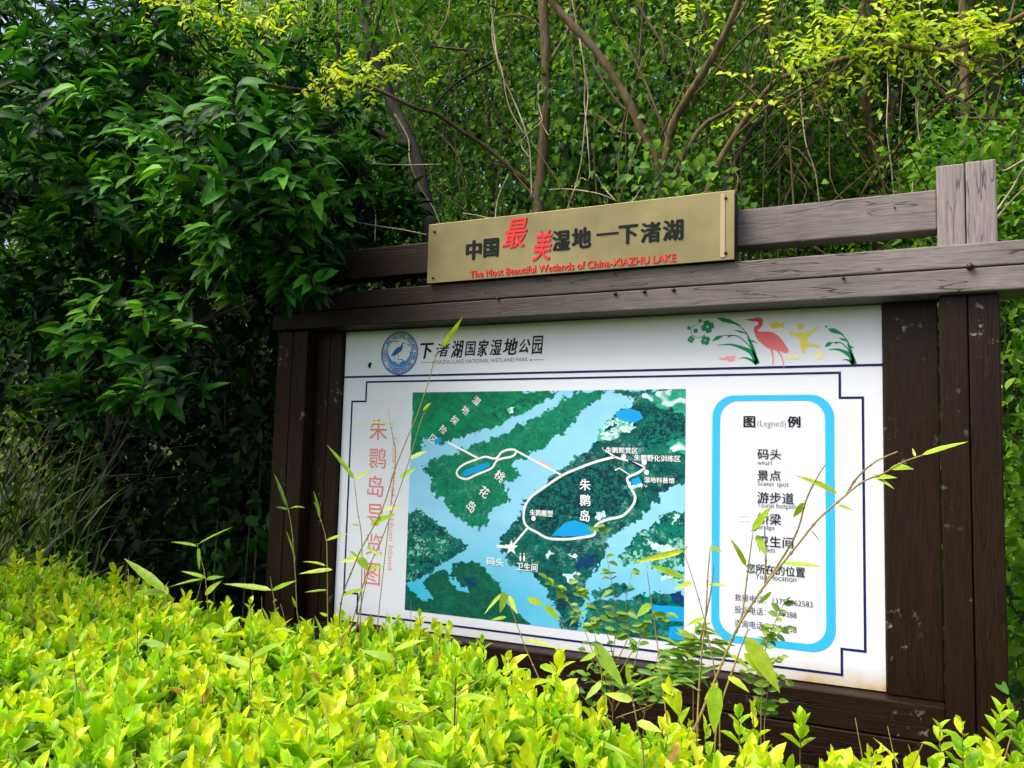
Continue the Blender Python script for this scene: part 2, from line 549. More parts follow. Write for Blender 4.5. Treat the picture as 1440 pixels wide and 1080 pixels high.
M_BOLT = flat('rusty iron', (0.05, 0.03, 0.02), 0.5, 0.5, 0.6)


def disc_geo(c, r, y0, y1, n=14):
    V = [(c[0] + r * math.cos(2 * math.pi * k / n), y1, c[2] + r * math.sin(2 * math.pi * k / n)) for k in range(n)]
    V += [(c[0] + r * .75 * math.cos(2 * math.pi * k / n), y0, c[2] + r * .75 * math.sin(2 * math.pi * k / n)) for k in range(n)]
    F = [tuple(range(n, 2 * n))] + [(k, (k + 1) % n, n + (k + 1) % n, n + k) for k in range(n)]
    return V, F


v, f = disc_geo(P(1364, 375, -.143), 0.0125, -0.158, -0.142)
mesh_obj('bolt_head', v, f, M_BOLT, frame, True)
for u, v_, r_ in ((865, 413, .008), (906, 410, .008), (947, 407.5, .008), (1186, 391, .006), (700, 420, .006), (1130, 340, .004), (1258, 292, .0035)):
    yy = -.143 if v_ > 345 else -.08
    g = disc_geo(P(u, v_, yy), r_, yy - .007, yy + .001, 10)
    mesh_obj('bolt_head', *g, M_BOLT, frame, True)

# ------------------------------------------------------------------ flat print helpers
M_NAVY = flat('navy ink', (0.006, 0.012, 0.09), 0.45)
M_BLACK = flat('black ink', (0.012, 0.012, 0.016), 0.45)
M_GREY = flat('grey ink', (0.16, 0.16, 0.18), 0.5)
M_DGREY = flat('dark grey ink', (0.07, 0.07, 0.085), 0.5)
M_CYAN = flat('sky blue ink', (0.035, 0.46, 0.80), 0.4)
M_BLUE = flat('emblem blue ink', (0.008, 0.11, 0.42), 0.4)
M_LBLUE = flat('emblem pale blue ink', (0.03, 0.27, 0.62), 0.4)
M_PINK = flat('faded red ink', (0.74, 0.22, 0.21), 0.5)
M_PINK2 = flat('pale faded red ink', (0.80, 0.38, 0.36), 0.5)
M_RED = flat('red letter paint', (0.70, 0.022, 0.03), 0.4)
M_INKGREEN = flat('green ink', (0.0, 0.27, 0.10), 0.45)
M_YINK = flat('yellow ink', (0.80, 0.70, 0.12), 0.5)
M_YINK2 = flat('pale yellow ink', (0.84, 0.80, 0.42), 0.5)
M_YINK3 = flat('bright yellow ink', (0.80, 0.62, 0.01), 0.5)
M_WHITE = flat('white print', (0.86, 0.87, 0.89), 0.45)

DG = None


def text_mesh(s, bold=0.0, shear=0.0, spacing=1.0):
    cu = bpy.data.curves.new('lettering', 'FONT')
    cu.body = s
    cu.size = 1.0
    cu.offset = min(bold, 0.0)
    cu.shear = shear
    cu.space_character = spacing
    cu.resolution_u = 3
    o = bpy.data.objects.new('lettering', cu)
    COL.objects.link(o)
    bpy.context.view_layer.update()
    me = bpy.data.meshes.new_from_object(o.evaluated_get(bpy.context.evaluated_depsgraph_get()))
    bpy.data.objects.remove(o)
    bpy.data.curves.remove(cu)
    n = len(me.vertices)
    v = np.zeros(n * 3); me.vertices.foreach_get('co', v); v = v.reshape(-1, 3)
    f = [tuple(p.vertices) for p in me.polygons]
    bpy.data.meshes.remove(me)
    v = v[:, :2]
    if bold > 0:          # a heavier face: the same glyph struck five times, a hair apart
        v = np.vstack([v + np.array(q) * bold for q in ((0, 0), (1, 0.15), (-1, -0.15), (0.1, 0.6), (-0.1, -0.6))])
        f = [tuple(i + n * k for i in q) for k in range(5) for q in f]
    mn, mx = v.min(0), v.max(0)
    return (v - mn) / (mx - mn), f, (mx - mn)


def fit_text(s, u0, vt, vb, u1, mat, parent, Y, bold=0.0, shear=0.0, spacing=1.0, thick=0.0, name='lettering', vt2=None, vb2=None):
    """ink box: left edge from (u0,vt) to (u0,vb) in the photograph, right edge at u1, on the vertical plane at depth Y"""
    q, f, _ = text_mesh(s, bold, shear, spacing)
    A, B = P(u0, vt, Y), P(u0, vb, Y)
    if vt2 is None:
        x1 = P(u1, (vt + vb) / 2, Y)[0]; zt, zb = A[2], B[2]
    else:
        A2, B2 = P(u1, vt2, Y), P(u1, vb2, Y)
        x1 = A2[0]; zt, zb = (A[2] + A2[2]) / 2, (B[2] + B2[2]) / 2
    X = A[0] + q[:, 0] * (x1 - A[0]); Z = zb + q[:, 1] * (zt - zb)
    V = np.stack([X, np.full(len(X), Y), Z], 1)
    return extrude(name, V, f, mat, parent, thick)


def put_text(s, u, v, h, mat, parent, Y, rot=0.0, bold=0.0, aspect=None, name='lettering', shear=0.0, thick=0.0):
    """centred at the point seen at (u,v), ink height h metres, turned by rot degrees clockwise"""
    q, f, sz = text_mesh(s, bold, shear)
    asp = sz[0] / sz[1] if aspect is None else aspect
    x = (q[:, 0] - .5) * h * asp; z = (q[:, 1] - .5) * h
    a = math.radians(-rot); c = P(u, v, Y)
    V = np.stack([c[0] + x * math.cos(a) - z * math.sin(a), np.full(len(x), Y), c[2] + x * math.sin(a) + z * math.cos(a)], 1)
    return extrude(name, V, f, mat, parent, thick)


def extrude(name, V, f, mat, parent, thick):
    if len(V) % 5 == 0 and len(V) >= 20:
        V = V.copy(); V[:, 1] -= np.repeat(np.arange(5), len(V) // 5) * 0.00012
    if thick <= 0:
        return mesh_obj(name, V, f, mat, parent)
    n = len(V)
    back = V + np.array([0, thick, 0])
    cnt = {}
    for q in f:
        for i in range(len(q)):
            e = (q[i], q[(i + 1) % len(q)]); k = (min(e), max(e)); cnt.setdefault(k, []).append(e)
    sides = [(e[0][1], e[0][0], e[0][0] + n, e[0][1] + n) for e in cnt.values() if len(e) == 1]
    return mesh_obj(name, np.vstack([V, back]), list(f) + sides, mat, parent)


def flip_front(V, f):
    """make a flat polygon face the viewer (-Y)"""
    return f


def poly_px(name, pts, mat, parent, Y, conv=lambda u, v: (u, v)):
    V = np.array([P(*conv(u, v), Y) for u, v in pts])
    from mathutils.geometry import tessellate_polygon
    tri = tessellate_polygon([[Vector((q[0], q[2], 0)) for q in V]])
    return mesh_obj(name, V, [tuple(q) for q in tri], mat, parent)


def ribbon(pts2, widths, closed=False):
    """flat ribbon in (x,z); pts2 (N,2), widths (N)"""
    p = np.asarray(pts2, float); n = len(p)
    wd = np.broadcast_to(np.asarray(widths, float), (n,))
    if closed: tg = np.roll(p, -1, 0) - np.roll(p, 1, 0)
    else: tg = np.gradient(p, axis=0)
    tg = tg / (np.linalg.norm(tg, axis=1, keepdims=True) + 1e-9)
    nr = np.stack([-tg[:, 1], tg[:, 0]], 1)
    V = np.vstack([p + nr * wd[:, None] / 2, p - nr * wd[:, None] / 2])
    F = [(i, i + 1, n + i + 1, n + i) for i in range(n - 1)]
    if closed: F.append((n - 1, 0, n, 2 * n - 1))
    return V, F


def to3(V2, Y):
    return np.stack([V2[:, 0], np.full(len(V2), Y), V2[:, 1]], 1)


def stroke_px(name, pts, wd, mat, parent, Y, conv=lambda u, v: (u, v), smooth=True, closed=False, miter=False):
    """wd: metres, scalar or (start, mid, end)"""
    q = np.array([P(*conv(u, v), Y)[[0, 2]] for u, v in pts])
    if smooth: q = smooth_path(q, 6)
    if not np.isscalar(wd):
        wd = np.interp(np.linspace(0, 1, len(q)), np.linspace(0, 1, len(wd)), wd)
    V2, F = ribbon(q, wd, closed)
    return mesh_obj(name, to3(V2, Y), F, mat, parent)


def z1(u, v): return (480 + u / 2.88, 420 + v / 2.88)
def z2(u, v): return (940 + u / 4, 420 + v / 4)
def z3(u, v): return (560 + u / 3.42857, 530 + v / 3.42857)
def z7(u, v): return (500 + u / 4.8, 450 + v / 4.8)


# ------------------------------------------------------------------ map board
W, ZB, ZT = 2.4, 0.824, 2.197
board = thing('map_board', 'large white map board with aerial map, blue legend box and heron header', 'map board', (1.2, 0, ZB))
m, t, b, out = new_mat('white vinyl')
tc = t.nodes.new('ShaderNodeTexCoord')
sp = t.nodes.new('ShaderNodeSeparateXYZ'); t.links.new(tc.outputs['Object'], sp.inputs[0])
n1 = noise(t, 60, 4, 0.7, tc.outputs['Object']); n2 = noise(t, 6, 4, 0.6, tc.outputs['Object'])
spk = ramp(t, [(0.66, (0, 0, 0)), (0.73, (0.7, 0.7, 0.7))]); t.links.new(n1.outputs[0], spk.inputs[0])
mr = t.nodes.new('ShaderNodeMapRange'); mr.inputs['From Min'].default_value = 0.085; mr.inputs['From Max'].default_value = 0.0
t.links.new(sp.outputs[2], mr.inputs['Value'])
mr2 = t.nodes.new('ShaderNodeMapRange'); mr2.inputs['From Min'].default_value = 0.4; mr2.inputs['From Max'].default_value = 1.2
t.links.new(sp.outputs[0], mr2.inputs['Value'])
st = math_node(t, 'MULTIPLY', mr.outputs[0], math_node(t, 'POWER', n2.outputs[0], 1.1))
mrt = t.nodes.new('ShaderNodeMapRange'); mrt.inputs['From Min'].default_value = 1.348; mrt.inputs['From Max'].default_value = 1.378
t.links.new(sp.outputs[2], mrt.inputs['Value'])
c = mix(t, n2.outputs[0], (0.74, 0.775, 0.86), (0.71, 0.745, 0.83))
c = mix(t, math_node(t, 'MULTIPLY', mrt.outputs[0], 0.75), c, (0.10, 0.15, 0.05))  # dark green top band: the beam's shadow painted into the vinyl colour
st2 = math_node(t, 'MULTIPLY', st, math_node(t, 'ADD', math_node(t, 'MULTIPLY', mr2.outputs[0], 1.6), 0.5))
c = mix(t, st2, c, (0.45, 0.31, 0.07))
c = mix(t, math_node(t, 'MULTIPLY', spk.outputs[0], mr2.outputs[0]), c, (0.25, 0.2, 0.14))
t.links.new(c, b.inputs['Base Color']); b.inputs['Roughness'].default_value = 0.4; b.inputs['Specular IOR Level'].default_value = 0.3
M_VINYL = m
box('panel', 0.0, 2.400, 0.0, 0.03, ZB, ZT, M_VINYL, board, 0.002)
y1_, y2_, y3_, y4_ = -0.0012, -0.0020, -0.0028, -0.0036

# border lines (kept square and crisp: mitred corners)
bx = lambda u, v: P(u, v, 0)[[0, 2]]


def polyline_ink(name, pts, wd, mat, Y):
    geos = []
    for (a, c) in zip(pts[:-1], pts[1:]):
        a = np.array(a); c = np.array(c); d = (c - a) / np.linalg.norm(c - a)
        V2, F = ribbon([a - d * wd / 2, c + d * wd / 2], wd)
        geos.append((V2, F))
    # overlap-free: lift alternate segments a hair
    V, F, k = [], [], 0
    for i, (v2, f) in enumerate(geos):
        V.append(to3(v2, Y - 0.0002 * (i % 2))); F += [tuple(j + k for j in q) for q in f]; k += len(v2)
    mesh_obj(name, np.vstack(V), F, mat, board)


za = P(484, 530, 0)[2]; zb2 = P(1240, 513.7, 0)[2]
polyline_ink('border_line', [(0.0 + .004, (za + zb2) / 2), (2.396, (za + zb2) / 2)], 0.0095, M_NAVY, y1_)
xs = {k: bx(*q) for k, q in dict(a=(516.5, 537), b=(1181, 524.5), c=(1180.5, 559.5), d=(1213.5, 559), e=(1216.5, 917), f=(1183.5, 912), g=(1184.4, 950), h=(501.5, 862), i=(501.5, 834), j=(483, 832.6), k=(496, 564.5), l=(516.3, 563.5)).items()}
xl0 = (xs['j'][0] + xs['k'][0]) / 2; xl1 = (xs['a'][0] + xs['l'][0] + xs['h'][0] + xs['i'][0]) / 4
xr0 = (xs['d'][0] + xs['e'][0]) / 2; xr1 = (xs['b'][0] + xs['c'][0] + xs['f'][0] + xs['g'][0]) / 4
zt0 = (xs['a'][1] + xs['b'][1]) / 2; zt1 = (xs['c'][1] + xs['k'][1]) / 2
zb0 = (xs['g'][1] + xs['h'][1]) / 2; zb1 = (xs['e'][1] + xs['i'][1]) / 2
polyline_ink('border_line', [(xl1, zt0), (xr1, zt0), (xr1, zt1), (xr0, zt1), (xr0, zb1), (xr1, zb1), (xr1, zb0), (xl1, zb0), (xl1, zb1), (xl0, zb1), (xl0, zt1), (xl1, zt1), (xl1, zt0)], 0.0085, M_NAVY, y1_)

# --- aerial map picture: printed colours on a fine sheet
cmap = [P(581, 551, 0), P(964, 548, 0), P(962, 903, 0), P(568.7, 859, 0)]
mx0 = (cmap[0][0] + cmap[3][0]) / 2; mx1 = (cmap[1][0] + cmap[2][0]) / 2
mz1 = (cmap[0][2] + cmap[1][2]) / 2; mz0 = (cmap[2][2] + cmap[3][2]) / 2


def zb_pt(u, v):
    q = P(*z3(u, v), 0)
    return ((q[0] - mx0) / (mx1 - mx0), (q[2] - mz0) / (mz1 - mz0))


def pts_of(l): return np.array([zb_pt(*q) for q in l])


def inside(poly, X, Z):
    r_ = np.zeros(X.shape, bool)
    n = len(poly)
    for i in range(n):
        xa, za_ = poly[i]; xb, zb_ = poly[(i + 1) % n]
        if za_ == zb_: continue
        cnd = ((za_ > Z) != (zb_ > Z)) & (X < (xb - xa) * (Z - za_) / (zb_ - za_) + xa)
        r_ ^= cnd
    return r_


def vnoise(shape, cells, rng):
    """value noise on a turned and warped lattice, about `cells` cells across"""
    h, w_ = shape
    yy, xx = np.meshgrid(np.linspace(0, 1, h), np.linspace(0, 1, w_), indexing='ij')
    th = rng.uniform(.3, 1.2); ph = rng.uniform(0, 6.28, 4)
    u = (xx * math.cos(th) - yy * math.sin(th) + 1.2) * cells + .35 * np.sin(yy * cells * 2.1 + ph[0]) + .25 * np.sin(xx * cells * 3.7 + ph[1])
    v = (xx * math.sin(th) + yy * math.cos(th) + .2) * cells + .35 * np.sin(xx * cells * 1.9 + ph[2]) + .25 * np.sin(yy * cells * 3.3 + ph[3])
    g = rng.random((3 * cells + 6, 3 * cells + 6))
    ui, vi = np.floor(u).astype(int), np.floor(v).astype(int)
    fx, fy = u - ui, v - vi
    ui, vi = np.clip(ui, 0, 3 * cells + 3), np.clip(vi, 0, 3 * cells + 3)
    fy = fy * fy * (3 - 2 * fy); fx = fx * fx * (3 - 2 * fx)
    return (g[vi, ui] * (1 - fx) + g[vi, ui + 1] * fx) * (1 - fy) + (g[vi + 1, ui] * (1 - fx) + g[vi + 1, ui + 1] * fx) * fy


G = 540
mrng = np.random.default_rng(5)
X, Z = np.meshgrid(np.linspace(0, 1, G), np.linspace(0, 1, G))
n6, n14, n30, n70, n150, n240 = [vnoise((G, G), k, mrng) for k in (6, 14, 30, 70, 150, 240)]
m30, m70, m150 = [vnoise((G, G), k, mrng) for k in (30, 70, 150)]
WX = X + (n30 - .5) * .022 + (n70 - .5) * .018 + (n150 - .5) * .012
WZ = Z + (m30 - .5) * .022 + (m70 - .5) * .018 + (m150 - .5) * .012
col = np.zeros((G, G, 3))
lin = lambda r_, g_, b_: np.array([((q / 255 + .055) / 1.055) ** 2.4 for q in (r_, g_, b_)])
water = lin(142, 206, 240)
deep = lin(60, 178, 215)
lowf = np.clip((0.42 - Z) * 3.2, 0, 1)[..., None] * np.clip(1 - X * .55, 0, 1)[..., None]
col[:] = water * (1 - lowf) + deep * lowf
col *= (0.95 + 0.1 * n14)[..., None]
field = lin(0, 132, 84); forest = lin(0, 112, 92); dforest = lin(0, 50, 66); pale = lin(205, 238, 236)
spot = np.clip((n150 * .6 + n240 * .5 - .45) * 4, 0, 1); spot2 = np.clip((n70 * .35 + n150 * .5 + n240 * .4 - .55) * 4.5, 0, 1)


def paint(poly, base, dark, mixn, pale_f=0.0, raw=False):
    msk = inside(pts_of(poly), X if raw else WX, Z if raw else WZ)
    cc = base * (1 - mixn[..., None]) + dark * mixn[..., None]
    cc = cc * (0.55 + 0.5 * n240 + 0.5 * m70 + .25 * mrng.random(X.shape) - .12)[..., None] if mixn.any() else cc
    if pale_f:
        pf = np.clip((n30 * .5 + n150 * .5 + n240 * .3 - .78) * 6, 0, 1)[..., None] * pale_f
        cc = cc * (1 - pf) + lin(150, 225, 205) * pf
    col[msk] = cc[msk]


paint([(60, 60), (795, 66), (740, 95), (650, 150), (560, 200), (470, 240), (380, 275), (300, 300), (215, 330), (125, 295), (128, 330), (50, 405)], field, lin(0, 98, 72), np.clip(n14 * .7 + spot * .25, 0, 1))
paint([(430, 150), (560, 120), (690, 80), (720, 95), (600, 170), (520, 205), (470, 210)], lin(10, 140, 90), dforest, spot2 * .8)
paint([(120, 440), (180, 385), (250, 372), (330, 335), (420, 310), (520, 280), (610, 215), (680, 195), (720, 160), (800, 100), (880, 66), (1010, 62), (960, 110), (900, 150), (870, 210), (800, 270), (740, 300), (700, 340), (630, 365), (600, 400), (540, 415), (600, 470), (560, 490), (510, 500), (545, 570), (520, 600), (450, 620), (440, 690), (415, 722), (390, 740), (340, 710), (260, 655), (240, 610), (150, 545), (170, 500)], forest, lin(16, 118, 80), np.clip(n14 * .4 + spot * .7, 0, 1), .12)
paint([(870, 385), (930, 330), (990, 250), (1000, 220), (1060, 190), (1100, 150), (1150, 115), (1060, 80), (1000, 60), (1400, 55), (1400, 505), (1330, 520), (1260, 545), (1255, 590), (1200, 640), (1170, 690), (1100, 725), (1040, 763), (1000, 823), (995, 883), (940, 953), (900, 1003), (880, 1143), (860, 1240), (800, 1233), (790, 1173), (740, 1083), (700, 1013), (650, 950), (600, 938), (540, 903), (500, 833), (490, 780), (560, 700), (590, 650), (600, 610), (640, 570), (700, 520), (755, 470), (800, 430)], forest, dforest, np.clip(n14 * .6 + spot2 * .6, 0, 1), .3)
paint([(1000, 220), (1080, 195), (1140, 225), (1080, 280), (1010, 300), (960, 320)], pale, lin(60, 170, 140), spot2)
paint([(1180, 75), (1400, 60), (1400, 170), (1300, 165), (1200, 110)], lin(40, 150, 125), pale, np.clip((n30 - .45) * 4, 0, 1))
paint([(1290, 300), (1400, 260), (1400, 370), (1310, 350)], lin(20, 140, 115), pale, np.clip((n30 - .5) * 4, 0, 1))
paint([(1200, 180), (1300, 160), (1400, 200), (1390, 280), (1280, 310), (1200, 340), (1150, 310)], dforest, forest, spot)
paint([(700, 540), (860, 460), (1040, 400), (1100, 500), (1120, 600), (1000, 680), (830, 690), (720, 760), (620, 690), (640, 600)], dforest, lin(20, 110, 92), spot2 * .75)
paint([(1400, 645), (1300, 660), (1250, 690), (1210, 730), (1150, 765), (1120, 800), (1070, 880), (1100, 910), (1200, 905), (1290, 930), (1400, 900)], forest, dforest, spot2, .75)
paint([(940, 1020), (1050, 995), (1140, 1020), (1060, 1050), (950, 1065)], forest, dforest, spot, .3)
paint([(915, 1070), (1100, 1070), (1250, 1040), (1400, 1050), (1400, 1300), (1000, 1300), (895, 1200)], forest, dforest, spot2, .2)
paint([(1250, 920), (1400, 930), (1400, 1000), (1300, 990)], forest, dforest, spot, .9)
paint([(20, 620), (60, 650), (110, 640), (190, 690), (180, 700), (280, 770), (340, 800), (310, 835), (280, 860), (180, 920), (30, 1010)], forest, dforest, spot2, .75)
paint([(20, 1000), (60, 1040), (120, 1090), (170, 1060), (120, 1000), (150, 950), (235, 925), (250, 985), (320, 1050), (345, 1045), (330, 1020), (240, 950), (270, 905), (310, 888), (360, 885), (430, 930), (490, 1000), (510, 1060), (570, 1130), (650, 1200), (640, 1250), (20, 1180)], lin(14, 100, 76), lin(6, 72, 62), np.clip(n14 * .5 + spot * .6, 0, 1), .0)
for k in range(9):
    u0 = 60 + 80 * k
    ln_d = np.abs((X - zb_pt(u0, 60)[0]) * .55 + (Z - zb_pt(u0, 60)[1]) * .83 + (n14 - .5) * .03)
    msk = (ln_d < .0045) & inside(pts_of([(60, 60), (795, 66), (740, 95), (470, 240), (300, 300), (125, 295), (50, 405)]), X, Z)
    col[msk] = col[msk] * .45 + lin(0, 90, 80) * .55
pond = lin(15, 155, 222); pondm = np.zeros((G, G))
for pl in ([(1050, 168), (1110, 150), (1165, 168), (1182, 198), (1140, 222), (1085, 214), (1050, 190)], [(740, 765), (800, 705), (850, 690), (920, 715), (942, 750), (925, 765), (850, 768)],
           [(305, 475), (320, 450), (430, 410), (445, 425), (400, 455), (320, 480)], [(1125, 495), (1160, 480), (1180, 520), (1135, 535)],
           [(1215, 1098), (1385, 1110), (1385, 1180), (1230, 1170)], [(1310, 1205), (1385, 1200), (1385, 1270), (1300, 1260)], [(170, 300), (210, 290), (205, 315), (180, 325)]):
    paint(pl, pond, pond, pondm, raw=True)
for pl in ([(845, 930), (900, 865), (950, 880), (930, 920), (860, 940)], [(1320, 1040), (1385, 1030), (1385, 1095), (1315, 1085)], [(1010, 235), (1045, 232), (1040, 260), (1015, 262)], [(320, 985), (350, 970), (370, 1010), (345, 1030)]):
    paint(pl, lin(6, 60, 110), lin(4, 50, 90), spot)
for pl in ([(695, 855), (730, 840), (762, 860), (715, 878)], [(830, 860), (870, 862), (872, 885), (840, 885)], [(800, 945), (840, 940), (870, 975), (830, 985)], [(950, 650), (990, 655), (980, 690), (950, 690)], [(1120, 520), (1180, 505), (1195, 530), (1140, 545)], [(1190, 790), (1240, 800), (1360, 840), (1350, 860), (1250, 840)], [(1310, 680), (1345, 668), (1350, 685), (1320, 698)], [(1260, 965), (1310, 960), (1320, 985), (1280, 990)], [(530, 155), (560, 148), (562, 160), (535, 168)]):
    paint(pl, pale, lin(150, 215, 225), spot * .6)
me = bpy.data.meshes.new('aerial_print')
VX = np.stack([mx0 + X * (mx1 - mx0) - 1.2, np.full_like(X, y1_), mz0 + Z * (mz1 - mz0) - ZB], -1).reshape(-1, 3).astype(np.float32)
ii = (np.arange(G - 1)[:, None] * G + np.arange(G - 1)[None]).ravel()
FQ = np.stack([ii, ii + 1, ii + 1 + G, ii + G], 1).astype(np.int32)
me.vertices.add(G * G); me.vertices.foreach_set('co', VX.ravel())
me.loops.add(FQ.size); me.loops.foreach_set('vertex_index', FQ.ravel())
me.polygons.add(len(FQ)); me.polygons.foreach_set('loop_start', np.arange(0, FQ.size, 4, dtype=np.int32))
ca = me.attributes.new('print', 'FLOAT_COLOR', 'POINT')
ca.data.foreach_set('color', np.concatenate([col.reshape(-1, 3), np.ones((G * G, 1))], 1).astype(np.float32).ravel())
me.update(calc_edges=True)
m, t, b, out = new_mat('aerial map print')
at = t.nodes.new('ShaderNodeAttribute'); at.attribute_name = 'print'
t.links.new(at.outputs['Color'], b.inputs['Base Color']); b.inputs['Roughness'].default_value = 0.45; b.inputs['Specular IOR Level'].default_value = 0.15
picture = link('map_picture', me, m, board)

px = 0.0029      # metres per zoomed map pixel step is about 1/3.43 px; 1 px of the photograph is about 2.9 mm here
paths = [([(1045, 385), (950, 410), (870, 440), (790, 475), (700, 535), (640, 580), (610, 630), (605, 690), (625, 725), (670, 750), (720, 777), (800, 783), (880, 775), (945, 760), (948, 722), (1000, 690), (1080, 670), (1130, 620), (1142, 580), (1130, 550), (1105, 500), (1112, 482), (1160, 460), (1190, 435)], 12),
         ([(790, 475), (570, 357)], 10), ([(240, 315), (385, 392)], 11),
         ([(385, 395), (420, 385), (470, 393), (500, 362), (540, 350), (568, 357), (550, 383), (480, 400), (450, 440), (380, 470), (330, 492), (290, 480), (284, 452), (320, 420), (385, 395)], 11),
         ([(545, 822), (625, 727)], 11), ([(1190, 435), (1110, 405), (1045, 385), (985, 342)], 9), ([(1065, 440), (1125, 478)], 4), ([(1065, 440), (1045, 450)], 6)]
for pl, wd in paths:
    stroke_px('footpath_line', pl, wd / 3.43 * px, M_WHITE, picture, y2_, z3, len(pl) > 2)
for pl in ([(1108, 402), (1178, 440)], [(988, 342), (1052, 376)]):
    stroke_px('building_mark', pl, 10 / 3.43 * px, M_NAVY, picture, y3_, z3, False)
stroke_px('bridge_mark', [(672, 404), (735, 440)], 17 / 3.43 * px, M_PINK2, picture, y2_ + .0003, z3, False)


def star_geo(c, ro, ri, n, Y):
    V = []
    for k in range(2 * n):
        a = math.pi / 2 + math.pi * k / n; q = ro if k % 2 == 0 else ri
        V.append((c[0] + q * math.cos(a), Y, c[2] + q * math.sin(a)))
    V.append((c[0], Y, c[2]))
    return V, [(k, (k + 1) % (2 * n), 2 * n) for k in range(2 * n)]


def circle_geo(c, rx, rz, Y, n=28):
    V = [(c[0] + rx * math.cos(2 * math.pi * k / n), Y, c[2] + rz * math.sin(2 * math.pi * k / n)) for k in range(n)]
    return V, [tuple(range(n))]


def circle_ink(name, u, v, rx, mat, parent, Y, rz=None, n=28):
    V, F = circle_geo(P(u, v, Y), rx, rz or rx, Y, n)
    return mesh_obj(name, V, F, mat, parent)


v, f = star_geo(P(*z3(545, 823), y3_), 0.034, 0.014, 5, y3_); mesh_obj('star_mark', v, f, M_WHITE, picture)
for u, v in ((652, 682), (1087, 384), (1186, 412), (1197, 460)):
    circle_ink('place_dot', *z3(u, v), 0.0105, M_WHITE, picture, y3_, n=16)
stroke_px('jetty_mark', [(475, 815), (540, 822)], .012, M_WHITE, picture, y2_, z3, False)
for u in (589, 607):
    circle_ink('toilet_mark', *z3(u, 853), .0035, M_WHITE, picture, y3_, n=10)
    stroke_px('toilet_mark', [(u, 860), (u, 874), (u, 888)], (.004, .010, .005), M_WHITE, picture, y3_, z3, False)
for s, u, v in (('湿', 378, 115), ('地', 325, 160), ('探', 272, 208), ('险', 218, 255), ('区', 168, 300)):
    put_text(s, *z3(u, v), .036, M_WHITE, picture, y4_, 38, .012)
for s, u, v in (('桃', 490, 478), ('花', 415, 555), ('岛', 353, 625)):
    put_text(s, *z3(u, v), .047, M_WHITE, picture, y4_, 36, .015)
for s, u, v in (('朱', 901, 520), ('鹮', 901, 595), ('岛', 900, 670)):
    put_text(s, *z3(u, v), .048, M_WHITE, picture, y4_, 0, .02)
for s, u0, vt, vb, u1 in (('朱鹮观赏区', 1000, 338, 367, 1155), ('朱鹮野化训练区', 1137, 374, 405, 1362), ('湿地科普馆', 1186, 482, 509, 1332), ('朱鹮雕塑', 634, 638, 669, 746), ('码头', 425, 868, 908, 510), ('卫生间', 570, 893, 931, 672)):
    a, c = z3(u0, vt), z3(u1, vb)
    fit_text(s, a[0], a[1], c[1], c[0], M_WHITE, picture, y4_, .018)

# --- legend
legend_in = (1012.5, 1160.0, 562.5)


def rrect(x0, x1, z0, z1, r_, n=8):
    out_ = []
    for cx, cz, a0 in ((x1 - r_, z1 - r_, 0), (x0 + r_, z1 - r_, 90), (x0 + r_, z0 + r_, 180), (x1 - r_, z0 + r_, 270)):
        for k in range(n + 1):
            a = math.radians(a0 + 90 * k / n); out_.append((cx + r_ * math.cos(a), cz + r_ * math.sin(a)))
    return np.array(out_)


lx0, lx1 = P(1001, 720, 0)[0], P(1174, 720, 0)[0]
lz1 = P(1087, 555.5, 0)[2]; lz0 = (P(1150, 917.5, 0)[2] + P(1060, 907, 0)[2]) / 2
ix0, ix1 = P(1012, 720, 0)[0], P(1161, 720, 0)[0]
iz1 = P(1087, 563.5, 0)[2]; iz0 = (P(1146, 907, 0)[2] + P(1060, 896.5, 0)[2]) / 2
ro, ri = rrect(lx0, lx1, lz0, lz1, .085), rrect(ix0, ix1, iz0, iz1, .07)
n = len(ro)
legend = mesh_obj('legend_box', to3(np.vstack([ro, ri]), y1_), [(i, (i + 1) % n, n + (i + 1) % n, n + i) for i in range(n)], M_CYAN, board)
for s, u0, vt, vb, u1, mt, bo in (
        ('图', 1045.4, 585, 601, 1062, M_BLACK, .03), ('(Legned)', 1065, 590.5, 602.5, 1105, M_GREY, -.012), ('例', 1107, 585, 601, 1125.6, M_BLACK, .03),
        ('码头', 1064.8, 631, 645.5, 1098.5, M_BLACK, .012), ('wharf', 1065, 647, 653.5, 1086, M_DGREY, -.003),
        ('景点', 1064.8, 660.5, 675.5, 1098, M_BLACK, .012), ('Scenic spot', 1065, 676, 685, 1109, M_DGREY, -.003),
        ('游步道', 1064.8, 691, 707, 1116.3, M_BLACK, .012), ('Tourist footpath', 1065, 706.5, 715.5, 1119, M_DGREY, -.003),
        ('桥梁', 1064.8, 721, 737, 1098.5, M_BLACK, .012), ('Bridge', 1065, 737.5, 745.5, 1089, M_DGREY, -.003),
        ('卫生间', 1064.8, 752.5, 768, 1115.5, M_BLACK, .012), ('Toilets', 1065.5, 768.5, 775.5, 1090, M_DGREY, -.003),
        ('您所在的位置', 1049, 791.5, 805.5, 1132, M_BLACK, .012), ('Your location', 1062, 806, 814, 1119.5, M_DGREY, -.002),
        ('救援电话：13757062583', 1033, 834.5, 844.5, 1142.7, M_BLACK, -.004), ('投诉电话：8271388', 1033, 851, 861.5, 1120, M_BLACK, -.004), ('咨询电话：8284158', 1033, 870.5, 881.5, 1120, M_BLACK, -.004)):
    fit_text(s, u0, vt, vb, u1, mt, legend, y2_, bo)
for v in (726, 733):
    stroke_px('bridge_mark', [(1039, v + 1), (1041, v), (1052, v), (1055, v + 2)], .002, M_PINK2, legend, y2_, smooth=False)

